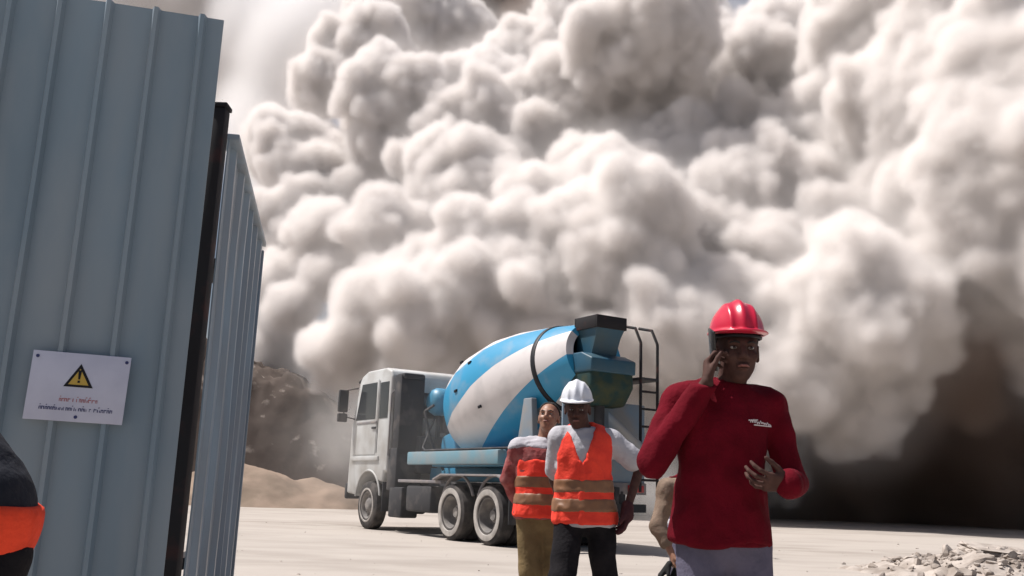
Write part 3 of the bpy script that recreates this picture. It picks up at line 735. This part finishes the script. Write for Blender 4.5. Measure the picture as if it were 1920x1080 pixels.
# drum
DA = Vector((2.62, 0, 2.36)); DB = Vector((-1.45, 0, 3.30)); dx = (DA-DB)
MD, t = nodemat('striped_drum')
b = t.nodes.new('ShaderNodeBsdfPrincipled'); o = t.nodes.new('ShaderNodeOutputMaterial'); t.links.new(b.outputs[0], o.inputs[0])
tc = t.nodes.new('ShaderNodeTexCoord'); sx = t.nodes.new('ShaderNodeSeparateXYZ'); t.links.new(tc.outputs['Object'], sx.inputs[0])
def math_(op, a, bb=None):
    n = t.nodes.new('ShaderNodeMath'); n.operation = op
    for i, q in enumerate((a, bb)):
        if q is None: continue
        if isinstance(q, (int, float)): n.inputs[i].default_value = q
        else: t.links.new(q, n.inputs[i])
    return n.outputs[0]
ang = math_('DIVIDE', math_('ARCTAN2', sx.outputs['Y'], sx.outputs['Z']), 2*math.pi)
ph = math_('FRACT', math_('ADD', math_('MULTIPLY', math_('ADD', ang, math_('MULTIPLY', sx.outputs['X'], DRUM_TWIST)), 4.0), DRUM_PHASE))
st_ = math_('LESS_THAN', ph, .47)
nz = t.nodes.new('ShaderNodeTexNoise'); nz.inputs['Scale'].default_value = 2.3; nz.inputs['Detail'].default_value = 8; t.links.new(tc.outputs['Object'], nz.inputs['Vector'])
rr = t.nodes.new('ShaderNodeMapRange'); rr.inputs['From Min'].default_value = .48; rr.inputs['From Max'].default_value = .8; rr.inputs['To Max'].default_value = .55; t.links.new(nz.outputs[0], rr.inputs[0])
m1 = t.nodes.new('ShaderNodeMix'); m1.data_type = 'RGBA'; m1.inputs['A'].default_value = (.62, .58, .57, 1); m1.inputs['B'].default_value = (.025, .25, .44, 1); t.links.new(st_, m1.inputs['Factor'])
m2 = t.nodes.new('ShaderNodeMix'); m2.data_type = 'RGBA'; t.links.new(rr.outputs[0], m2.inputs['Factor']); t.links.new(m1.outputs['Result'], m2.inputs['A']); m2.inputs['B'].default_value = (.34, .33, .33, 1)
t.links.new(m2.outputs['Result'], b.inputs['Base Color']); b.inputs['Roughness'].default_value = .42
LD = dx.length
dp = [(0, .46), (.02, .60), (.9, .86), (1.7, 1.06), (2.35, 1.165), (3.15, 1.165), (3.62, 1.06), (3.98, .84), (4.12, .62), (LD, .4), (LD, 0)]
drum = MB().lathe([(x, r) for x, r in dp], 72).build('drum', MD, TR)
drum.location = DB; drum.rotation_mode = 'QUATERNION'; drum.rotation_quaternion = dx.to_track_quat('X', 'Z')
MB().lathe([(.70, .76), (.70, .815), (.72, .825), (.77, .84), (.79, .835), (.79, .79)], 60).build('roller_ring', MT['black'], drum)
for k, (xx, a) in enumerate(((2.6, 1.0), (2.9, 1.45), (2.2, 1.9), (3.3, .7))):                # hatch and lifting lugs
    r_ = 1.17 if xx > 2.3 else 1.14
    MB().box((xx, r_*math.sin(a), r_*math.cos(a)), (.10, .05, .05), .01).build('lug', MT['black'], drum)
MB().tube([(3.35, 0, 2.18), (2.6, 0, 2.36)], [.34, .36], 20).build('gearbox', MT['chassis'], TR)
MB().prism([(2.5, 1.35), (3.4, 1.35), (3.2, 2.0), (2.75, 2.1)], -.45, .45, .03).build('front_pedestal', MT['blue'], TR)
rp = MB()
for s in (1, -1):
    rp.prism([(-.9, 1.2), (-.2, 1.2), (-.5, 2.55), (-.75, 2.55)], s*.78-.06, s*.78+.06, .02)
    rp.tube([(-.66, s*.42, 2.34), (-.5, s*.42, 2.38)], .16, 18)
rp.box((-.62, 0, 2.2), (.2, 1.6, .14), .02)
rp.build('rear_pedestal', MT['greypanel'], TR)
# charging hopper, discharge funnel and chute
def loft(sections, name, m, par):
    """open-topped shell lofted through rectangles (centre, half x, half y, z)"""
    B = MB(); vs = []
    for cx, hx, hy, z in sections: vs += [(cx-hx, -hy, z), (cx+hx, -hy, z), (cx+hx, hy, z), (cx-hx, hy, z)]
    fs = [(i*4+k, i*4+(k+1) % 4, (i+1)*4+(k+1) % 4, (i+1)*4+k) for i in range(len(sections)-1) for k in range(4)]
    B._add(vs, fs); o = B.build(name, m, par, smooth=False); s = o.modifiers.new('thick', 'SOLIDIFY'); s.thickness = .03; return o
hp = loft([(-1.45, .20, .26, 3.15), (-1.55, .27, .27, 3.58), (-1.60, .30, .30, 3.74)], 'hopper', MT['darkblue'], TR)
MB().box((-1.29, 0, 3.83), (.03, .65, .22), .006).box((-1.91, 0, 3.83), (.03, .65, .22), .006).box((-1.60, .31, 3.83), (.58, .03, .22), .006).box((-1.60, -.31, 3.83), (.58, .03, .22), .006).build('hopper_rim', MT['post'], hp)
fn = MB().prism([(-1.15, 3.2), (-1.0, 2.72), (-1.25, 2.4), (-1.75, 2.42), (-1.98, 2.72), (-1.95, 3.1)], -.46, .46, .06).build('discharge_funnel', MT['hoppergreen'], TR)
MB().prism([(-1.15, 3.3), (-.95, 3.12), (-1.0, 2.95), (-1.99, 2.95), (-2.0, 3.18), (-1.7, 3.3)], -.48, .48, .03).build('funnel_hood', MT['darkblue'], fn)
MB().tube([(-1.6, 0, 2.5), (-1.6, 0, 1.2)], .09, 14).build('chute_column', MT['chassis'], TR)
ch = MB(); n = 9
for i in range(n):                                                                       # half-round chute hanging behind
    pass
vs = []; 
for i in range(2):
    c = [Vector((-1.75, -.1, 2.3)), Vector((-2.25, -.75, 1.55))][i]
    for k in range(n):
        a = math.pi*k/(n-1); vs.append(c+Vector((.27*math.cos(a)*.75, -.27*math.cos(a)*.65, -.26*math.sin(a))))
ch._add(vs, [(k, k+1, n+k+1, n+k) for k in range(n-1)])
o = ch.build('chute', MT['greypanel'], TR); s_ = o.modifiers.new('thick', 'SOLIDIFY'); s_.thickness = .03
MB().box((-1.42, -.25, 1.82), (.05, 1.8, 1.4), .02).build('rear_panel', MT['greypanel'], TR)
MB().box((-1.46, 0, 1.05), (.06, 2.3, .2), .01).build('tail_board', MT['mud'], TR)
for s in (1, -1): MB().box((-1.5, s*.9, 1.05), (.05, .34, .12), .01).build('tail_lamp', MT['redlamp'], TR)
# ladder and platform on the right-hand rear corner
ld = MB()
for y in (-.62, -1.0):
    ld.tube([(-1.95, y, 1.0), (-1.95, y, 3.55), (-1.80, y, 3.82), (-1.45, y, 3.90)], .026, 8)
for z in (1.2, 1.5, 1.8, 2.1, 2.4, 2.7): ld.tube([(-1.95, -.62, z), (-1.95, -1.0, z)], .02, 8)
ld.build('ladder', MT['post'], TR)
MB().box((-1.6, -.81, 2.92), (.74, .40, .05), .008).build('platform', MT['chassis'], TR)

# hoses, number plate board, badge bar, wipers, hand rails
MB().tube([(-.9, 1.0, 1.68), (.2, 1.15, 1.67), (2.6, 1.15, 1.67), (3.2, .9, 1.75), (3.5, .5, 2.4)], .022, 8).build('water_hose', MT['chassis'], TR)
MB().tube([(4.2, 1.14, 1.5), (4.2, 1.22, 1.6), (4.2, 1.22, 2.9), (4.2, 1.14, 3.0)], .018, 8).build('grab_rail', MT['mud'], TR)
MB().tube([(2.9, .55, 1.3), (3.05, .8, 1.9), (3.3, .85, 2.5)], .03, 8).tube([(3.3, .85, 2.5), (3.5, .5, 2.7)], .03, 8).build('hydraulic_hose', MT['chassis'], TR)
MB().box((4.86, 1.203, 2.45), (.012, .012, 1.6)).build('door_seam', MT['black'], CAB)
# ================================================================ people (x = picture right, -y = towards the viewer, local metres)
def mid(a, b, t=.5): return tuple(np.array(a)*(1-t)+np.array(b)*t)
def bodysuit(S, J, k=1.0):
    """trunk, limbs and neck under the clothes"""
    S.cap(J['neck'], J['headc'], .052, .050, .03)
    S.ell(mid(J['shL'], J['shR']), (.13, .065, .075), .05); S.cap(J['chest'], J['pelvis'], .11, .095, .06)
    for s in 'LR':
        S.cap(J['sh'+s], J['el'+s], .038, .033, .03); S.cap(J['el'+s], J['wr'+s], .034, .025, .02)
        S.cap(J['hip'+s], J['kn'+s], .075, .052, .04); S.cap(J['kn'+s], J['an'+s], .052, .036, .03)
        f = np.array(J['an'+s]); S.cap(f+[0, .02, -.04], f+[0, -.14, -.055], .034, .028, .03)
def shirt(S, J, hem, wid=.17, dep=.115, arm=.062, cuff=.048, sleeve='wr', waist=1.0, slt=1.0, k=.05):
    sh = np.array(mid(J['shL'], J['shR'])); ch = np.array(J['chest']); pe = np.array(J['pelvis'])
    S.ell(sh+[0, 0, -.05], (wid*1.02, dep*.86, .10), k); S.ell(ch, (wid, dep, .19), k)
    S.ell(mid(ch, pe, .6), (wid*.97*waist, dep*1.0*waist, .20), k); S.ell(pe+[0, 0, .02], (wid*.98*waist, dep*1.02*waist, .17), k)
    S.cap(J['neck'], np.array(J['neck'])+[0, .0, -.06], .064, .085, .04); S.ell(pe+[0, 0, -.05], (wid*1.12*waist, dep*1.08*waist, .17), k)
    for s in 'LR':
        S.cap(mid(sh, J['sh'+s], .5), np.array(J['sh'+s])+[0, 0, .006], .066, arm*1.0, .05); S.cap(np.array(J['neck'])+[0, .015, -.015], mid(sh, J['sh'+s], .75)+np.array([0, .01, .03]), .045, .04, .05)
        if sleeve == 'wr':
            S.cap(J['sh'+s], J['el'+s], arm, arm*.84, .02); S.cap(J['el'+s], J['wr'+s], arm*.84, cuff, .012)
        elif sleeve == 'short': S.cap(J['sh'+s], mid(J['sh'+s], J['el'+s], slt), arm, arm*.98, .03)
def trousers(S, J, th=.088, kn=.07, an=.062, top=.0, wid=.155):
    pe = np.array(J['pelvis']); S.ell(pe, (wid, .115, .14), .04)
    for s in 'LR':
        S.cap(J['hip'+s], J['kn'+s], th, kn, .03); S.cap(J['kn'+s], J['an'+s], kn, an, .03)
def shoes(par, J, m, h=.008, rz=0):
    for s in 'LR':
        f = np.array(J['an'+s]); S = SDF(f+[-.12, -.26, -.14], f+[.12, .14, .08], h)
        S.cap(f+[0, .03, -.045], f+[0, -.13, -.06], .045, .036, .03); S.cap(f+[0, 0, 0], f+[0, .01, -.05], .048, .05, .03)
        z0 = f[2]-.095; S.clip(lambda x, y, z: z0-z); S.build('shoe', m, par)
def hairdo(par, c, R_, low, s=1.0, h=.006):
    c = np.array(c); S = SDF(c-.2, c+.2, h); S.ell(c+R_@np.array([0, .018, .034]), np.array((.081, .098, .090))*s, 0, 'add', R_)
    n, yv = R_[:, 2], R_[:, 1]
    def f(x, y, z):
        X, Y, Z = x-c[0], y-c[1], z-c[2]; up = X*n[0]+Y*n[1]+Z*n[2]; bk = X*yv[0]+Y*yv[1]+Z*yv[2]
        return low - bk*1.1 - up
    S.clip(f); S.build('hair', MT['hair'], par, fold=.003, ff=60, seed=4)

# ---- man in red on the telephone -------------------------------------------------------------------------------
PR = empty('person', (.815, 3.52, 0)); tag(PR, 'man in red helmet and dark red sweatshirt with phone at his ear', 'person', 'people on the yard')
J = dict(headc=(.055, -.02, 1.545), neck=(.03, .0, 1.40), chest=(.0, 0, 1.20), pelvis=(-.01, .01, .86),
         shR=(-.168, .005, 1.335), elR=(-.275, -.06, 1.11), wrR=(-.085, -.125, 1.40), shL=(.182, .01, 1.338), elL=(.262, .0, 1.055), wrL=(.175, -.235, 1.045),
         hipR=(-.085, .01, .84), hipL=(.085, .01, .84), knR=(-.095, -.03, .46), knL=(.105, .02, .46), anR=(-.10, .02, .095), anL=(.12, .08, .095))
RH = frame((.0, -1, -.05))
S = SDF((-.42, -.36, 0), (.42, .22, 1.76), .005)
bodysuit(S, J); head(S, J['headc'], RH, 1.04)
hand(S, J['wrR'], (.12, .42, .95), (1, -.1, -.1), (-.1, -1, .35), (38, 48, 30), 4, .98, (25, 12))
hand(S, J['wrL'], (-.95, -.25, .05), (-.2, .6, -.75), (-.1, -.6, .7), (20, 38, 28), 8, .98, (38, 14))
body = S.build('body', MT['skindark'], PR, smooth=0)
face_parts(body, J['headc'], RH, 1.04); hairdo(body, J['headc'], RH, .03, 1.04)
helmet(PR, np.array(J['headc'])+[.0, .0, .056], RH, MT['redhat'], .96)
S = SDF((-.42, -.34, .70), (.42, .24, 1.48), .007); shirt(S, J, .82, .162, .120, .058, .040, waist=1.04)
for s, e in (('R', .93), ('L', .93)): pass
S.clip(lambda x, y, z: np.maximum(.825+.012*np.sin(x*22)-z, z-1.425+.25*np.abs(y)))
sw = S.build('sweatshirt', MT['redshirt'], PR, fold=.011, ff=12, seed=3, stretch=(1, 1, .55))
S = SDF((-.3, -.25, .80), (.3, .25, .90), .006); shirt(S, J, .82, .157, .118, .05, .043); S.clip(lambda x, y, z: np.abs(z-.838)-.016)
S.build('hem_rib', MT['redshirt'], sw, off=.004)
nk = np.array(J['neck']); cl = MB().tube([Vector(nk+[.070*math.cos(a), .070*math.sin(a)+.004, .000+.018*math.sin(a)]) for a in [2*math.pi*k/24 for k in range(25)]], .013, 8, False).build('collar', MT['redshirt'], sw)
B = MB(); r_ = random.Random(5); x = .075                                                      # small white chest print
pts = []
for k in range(9):
    x0 = .072+k*.0085; z0 = 1.262-.001*k+r_.uniform(-.002, .002); yy = -.1315+.12*max(0, x0-.07)
    B.tube([(x0, yy, z0), (x0+.004, yy, z0+r_.uniform(.004, .012)), (x0+.0085, yy, z0)], .0021, 6)
B.tube([(.066, -.132, 1.270), (.10, -.130, 1.272)], .0018, 6).tube([(.085, -.131, 1.254), (.15, -.122, 1.250)], .0022, 6)
B.build('chest_print', MT['print'], sw)
S = SDF((-.3, -.25, .02), (.3, .3, .98), .008); trousers(S, J, .090, .072, .062, wid=.150); S.clip(lambda x, y, z: z-.93)
S.build('trousers', MT['trousergrey'], PR, fold=.007, ff=8, seed=6); shoes(PR, J, MT['shoe'])
ph = MB().box((0, 0, 0), (.010, .074, .152), .004, seg=3).build('phone', MT['phone'])
ph.matrix_world = Matrix.Translation((.815-.050, 3.52-.075, 1.535)) @ Matrix.Rotation(math.radians(-8), 4, 'Y') @ Matrix.Rotation(math.radians(20), 4, 'X')
tag(ph, 'black phone held to the ear of the man in red', 'phone')

# ---- vest builder ------------------------------------------------------------------------------------------------
def vest(par, S0, J, hem, zb, tilt=0, m='orange', seed=3, open_=True, armr=.085, vs=.36):
    S = S0.copy()
    for s in 'LR':
        a = np.array(J['sh'+s]); S.cap(a+[(.035 if s == 'L' else -.035), 0, .10], a+[(.05 if s == 'L' else -.05), 0, -.16], armr, armr*.95, .02, 'sub')
    nk = np.array(J['neck'])
    S.cap(nk+[0, 0, .1], nk+[0, 0, -.03], .07, .07, .01, 'sub')
    if open_: S.clip(lambda x, y, z: np.where(y < 0, .0, -1)+np.where(y < 0, (vs*(z-(nk[2]-.28))-np.abs(x-nk[0]+.01)), 0)*1.0)
    S.clip(lambda x, y, z: hem-z)
    v = S.build('vest', MT[m], par, off=.014, fold=.010, ff=11, seed=seed)
    if open_:
        Sz = S.copy(); Sz.clip(lambda x, y, z: np.maximum(np.abs(x-nk[0]+.01)-.007, y)); Sz.build('zip', MT['orange'], v, off=.0175, fold=.010, ff=11, seed=seed)
    for z in zb:
        Sb = S0.copy(); Sb.clip(lambda x, y, zz: np.abs(zz-z+tilt*x)-.024); 
        for s in 'LR':
            a = np.array(J['sh'+s]); Sb.cap(a+[(.035 if s == 'L' else -.035), 0, .10], a+[(.05 if s == 'L' else -.05), 0, -.16], armr, armr*.95, .02, 'sub')
        Sb.build('reflective_band', MT['band'], v, off=.0185, fold=.010, ff=11, seed=seed)
    return v

# ---- man in white helmet, orange vest and pale T-shirt ---------------------------------------------------------------
PW = empty('person', (.500, 6.08, -.03)); tag(PW, 'man in white helmet and open orange vest with one elbow out', 'person', 'people on the yard')
J = dict(headc=(-.045, -.02, 1.55), neck=(-.005, .0, 1.41), chest=(.0, 0, 1.20), pelvis=(.02, .01, .88),
         shR=(-.150, .015, 1.345), elR=(-.175, .13, 1.09), wrR=(-.11, .18, .88), shL=(.175, .0, 1.345), elL=(.375, .03, 1.195), wrL=(.285, -.04, .93),
         hipR=(-.075, .01, .86), hipL=(.11, .01, .86), knR=(-.13, -.13, .48), knL=(.16, .03, .46), anR=(-.16, -.06, .095), anL=(.19, .24, .11))
RH = frame((-.16, -1, -.2))
S = SDF((-.36, -.28, 0), (.50, .30, 1.76), .008)
bodysuit(S, J); head(S, J['headc'], RH, 1.03)
hand(S, J['wrL'], (-.12, -.1, -1), (-1, 0, .1), (0, -1, -.1), (18, 25, 18), 5, 1, (28, 10))
hand(S, J['wrR'], (.1, .05, -1), (1, 0, .1), (0, -1, -.1), (18, 25, 18), 5, 1, (28, 10))
body = S.build('body', MT['skindark'], PW, smooth=0); face_parts(body, J['headc'], RH, 1.03); hairdo(body, J['headc'], RH, .03, 1.03)
helmet(PW, np.array(J['headc'])+[-.005, .01, .052], RH, MT['whitehat'], .97, .005)
S = SDF((-.42, -.32, .66), (.50, .32, 1.48), .009); shirt(S, J, .8, .178, .122, .072, .05, 'short', slt=.74)
St = S.copy(); St.clip(lambda x, y, z: np.maximum(.80-z, z-1.435+.3*np.abs(y)))
for s in 'LR':
    e = np.array(J['el'+s]); d = np.array(J['sh'+s])-e; d /= np.linalg.norm(d)
    pl = np.array(J['el'+s])*.74+np.array(J['sh'+s])*.26
tee = St.build('t_shirt', MT['tee'], PW, fold=.010, ff=12, seed=9)
S2 = SDF((-.42, -.32, .66), (.50, .32, 1.48), .009); shirt(S2, J, .8, .176, .122, .05, .05, 'none')
vest(PW, S2, J, .835, (1.055, .935), -.02)
S = SDF((-.4, -.3, .02), (.45, .35, 1.02), .010); trousers(S, J, .098, .078, .068, wid=.165); S.clip(lambda x, y, z: z-.93)
S.build('trousers', MT['trouserblack'], PW, fold=.008, ff=8, seed=6); shoes(PW, J, MT['shoe'])
w_ = np.array(J['wrL']); S = SDF(w_+[-.14, -.16, -.26], w_+[.14, .14, .1], .006)
S.cap(w_+[0, 0, .01], w_+[-.004, -.005, -.05], .035, .04, .02); hand(S, w_, (-.12, -.1, -1), (-1, 0, .1), (0, -1, -.1), (18, 25, 18), 5, 1, (28, 10), rr=.0115)
S.build('glove', MT['glove'], PW, off=.004)

# ---- bare-headed man behind, checked shirt and orange vest -------------------------------------------------------------
PB = empty('person', (.245, 6.78, -.03)); tag(PB, 'bare headed man in dull red shirt with white shoulders behind the white helmeted man', 'person', 'people on the yard')
J = dict(headc=(.055, -.02, 1.535), neck=(.03, .02, 1.375), chest=(.0, 0, 1.17), pelvis=(.02, .0, .87),
         shR=(-.155, .0, 1.305), elR=(-.225, .07, 1.09), wrR=(-.14, .16, .93), shL=(.19, .0, 1.305), elL=(.26, .06, 1.08), wrL=(.2, .14, .9),
         hipR=(-.065, .0, .85), hipL=(.105, .0, .85), knR=(-.045, .0, .47), knL=(.11, .03, .47), anR=(-.03, .03, .095), anL=(.12, .08, .095))
RH = frame((-.25, -1, .32))
S = SDF((-.36, -.28, 0), (.42, .34, 1.72), .009)
bodysuit(S, J); head(S, J['headc'], RH, .97)
for s, sg_ in (('R', 1), ('L', -1)): hand(S, J['wr'+s], (.4*sg_, .3, -.8), (0, 1, .2), (sg_, 0, .3), (22, 30, 20), 5, 1, (28, 10), rr=.0105)
body = S.build('body', MT['skin'], PB, smooth=0); face_parts(body, J['headc'], RH, .97); hairdo(body, J['headc'], RH, .050, 1.0)
S = SDF((-.42, -.32, .70), (.44, .36, 1.45), .010); shirt(S, J, .8, .172, .12, .066, .045)
St = S.copy(); St.clip(lambda x, y, z: np.maximum(.82-z, z-1.40+.3*np.abs(y)))
ck = St.build('shirt', MT['dullred'], PB, fold=.011, ff=12, seed=12)
Sy = S.copy(); Sy.clip(lambda x, y, z: np.maximum(1.305+.10*np.abs(x-.02)-.25*(np.abs(x-.02) > .13)*(np.abs(x-.02)-.13)-z, z-1.40+.3*np.abs(y))); Sy.build('shoulder_yoke', MT['tee'], ck, off=.005, fold=.011, ff=12, seed=12)
S2 = SDF((-.42, -.32, .70), (.44, .36, 1.45), .010); shirt(S2, J, .8, .172, .12, .05, .05, 'none'); S2.clip(lambda x, y, z: z-1.22)
vest(PB, S2, J, .845, (1.075, .955), 0, seed=15, open_=False)
S = SDF((-.35, -.28, .02), (.4, .32, 1.0), .011); trousers(S, J, .095, .076, .066, wid=.16); S.clip(lambda x, y, z: z-.93)
S.build('trousers', MT['khaki'], PB, fold=.008, ff=8, seed=16); shoes(PB, J, MT['shoe'])

# ---- stooping worker beyond the man in red ------------------------------------------------------------------------------
PS = empty('person', (1.285, 6.95, 0)); tag(PS, 'stooping worker in cream shirt and red vest partly hidden by the man in red', 'person', 'people on the yard')
J = dict(headc=(-.03, -.44, .965), neck=(.01, -.29, 1.02), chest=(.04, -.16, .99), pelvis=(.10, .16, .90),
         shR=(-.125, -.24, 1.02), elR=(-.21, -.30, .78), wrR=(-.125, -.36, .60), shL=(.21, -.22, 1.00), elL=(.28, -.34, .80), wrL=(.2, -.42, .62),
         hipR=(.02, .14, .86), hipL=(.19, .14, .86), knR=(.0, -.05, .47), knL=(.2, .02, .47), anR=(.0, .10, .095), anL=(.22, .18, .095))
RH = frame((-.1, -.8, -.75), (0, -.75, .8))
S = SDF((-.36, -.62, 0), (.46, .38, 1.2), .009)
bodysuit(S, J); head(S, J['headc'], RH, .96)
for s, sg_ in (('R', 1), ('L', -1)): hand(S, J['wr'+s], (.15, -.2, -1), (sg_, 0, .1), (0, -1, 0), (30, 40, 25), 5, 1, (28, 10), rr=.0105)
body = S.build('body', MT['skin'], PS, smooth=0); face_parts(body, J['headc'], RH, .96)
c = np.array(J['headc']); S = SDF(c-.2, c+.2, .007); S.ell(c+RH@np.array([0, .012, .034]), (.083, .103, .088), 0, 'add', RH)
n = RH[:, 2]; S.clip(lambda x, y, z: .02-((x-c[0])*n[0]+(y-c[1])*n[1]+(z-c[2])*n[2])); S.build('cap', MT['tee'], PS)
S = SDF((-.42, -.56, .58), (.46, .40, 1.22), .010)
S.cap(J['chest'], J['pelvis'], .155, .145, .05); S.cap(J['shR'], J['shL'], .085, .085, .05); S.cap(J['neck'], J['chest'], .07, .12, .05)
St = S.copy()
for s in 'LR': St.cap(J['sh'+s], J['el'+s], .07, .058, .03); St.cap(J['el'+s], mid(J['el'+s], J['wr'+s], .6), .058, .048, .02)
St.build('shirt', MT['creamshirt'], PS, fold=.008, ff=10, seed=21)
S.clip(lambda x, y, z: np.maximum(-(y+.22), np.abs(x-.05)-.155)); S.build('vest', MT['redshirt'], PS, off=.014, fold=.006, ff=9, seed=23)
B = MB().tube([(-.06, .13, .80), (-.05, -.01, .775), (.10, -.03, .77), (.25, -.01, .775)], .028, 8).build('belt', MT['tee'], PS)
S = SDF((-.25, -.3, .02), (.45, .40, 1.05), .011); trousers(S, J, .095, .074, .064, wid=.15); S.clip(lambda x, y, z: z-.90)
S.build('trousers', MT['trousergrey'], PS, fold=.008, ff=8, seed=26); shoes(PS, J, MT['shoe'])
gc = np.array([1.285-.125, 6.95-.39, .50]); S = SDF(gc-.24, gc+.24, .006)
hand(S, gc+[.03, 0, .0], (-.5, -.1, -1), (1, 0, 0), (0, -1, 0), (25, 35, 20), 9, 1.15, (35, 10), rr=.012); hand(S, gc+[-.02, -.02, .03], (-.75, .1, -1), (1, 0, 0), (0, -1, 0), (30, 20, 20), 9, 1.15, (40, 10), rr=.012)
o = S.build('work_gloves', MT['gloveblack']); tag(o, 'pair of black work gloves hanging from the stooping hand', 'gloves')

# ---- man cut by the left edge, dark jacket with an orange hem -----------------------------------------------------------------
PL = empty('person', (-1.19, 2.02, 0)); tag(PL, 'leaning man in dark jacket with orange hem band at the left edge', 'person', 'people on the yard')
J = dict(headc=(-.50, -.06, 1.43), neck=(-.42, -.03, 1.29), chest=(-.20, .0, 1.14), pelvis=(.0, .02, .90),
         shR=(-.56, .02, 1.22), elR=(-.64, .06, .98), wrR=(-.66, .0, .80), shL=(-.25, .03, 1.30), elL=(-.16, .22, 1.08), wrL=(-.28, .24, .98),
         hipR=(-.10, .02, .86), hipL=(.08, .02, .86), knR=(-.12, -.04, .47), knL=(.08, .0, .47), anR=(-.12, .04, .095), anL=(.06, .08, .095))
RH = frame((-.35, -1, -.1), (-.3, 0, 1))
S = SDF((-.82, -.40, 0), (.30, .30, 1.68), .009); bodysuit(S, J); head(S, J['headc'], RH, .96)
for s, sg_ in (('R', 1), ('L', -1)): hand(S, J['wr'+s], (.1*sg_, -.7, -.4), (sg_, 0, 0), (0, -.4, 1), (30, 40, 25), 5, 1, (28, 10), rr=.0105)
body = S.build('body', MT['skin'], PL, smooth=0); face_parts(body, J['headc'], RH, .96); hairdo(body, J['headc'], RH, .045, 1.0)
S = SDF((-.82, -.36, .66), (.32, .34, 1.42), .009)
sh = np.array(mid(J['shL'], J['shR'])); ax = np.array(J['chest'])-np.array(J['pelvis'])
S.cap(J['chest'], J['pelvis'], .165, .172, .06); S.cap(sh, J['chest'], .11, .16, .06); S.cap(J['shL'], J['shR'], .075, .075, .05)
Sb = S.copy()
for s in 'LR': S.cap(J['sh'+s], J['el'+s], .07, .062, .03); S.cap(J['el'+s], J['wr'+s], .06, .045, .02)
S.clip(lambda x, y, z: .86-.16*x-z)
jk = S.build('jacket', MT['darkjacket'], PL, fold=.006, ff=9, seed=31)
Sb.clip(lambda x, y, z: np.abs(z-.90+.16*x)-.036); Sb.build('hem_band', MT['orangeband'], jk, off=.016)
B = MB().tube([Vector(np.array(p)) for p in ((-.155, -.06, 1.30), (-.10, -.085, 1.20), (-.005, -.10, 1.09), (.045, -.11, 1.02))], .010, 8).build('piping', MT['piping'], jk)
S = SDF((-.32, -.28, .02), (.32, .32, 1.05), .011); trousers(S, J, .10, .076, .066, wid=.165); S.clip(lambda x, y, z: z-.84)
S.build('trousers', MT['trouserblack'], PL, fold=.008, ff=8, seed=36); shoes(PL, J, MT['shoe'])
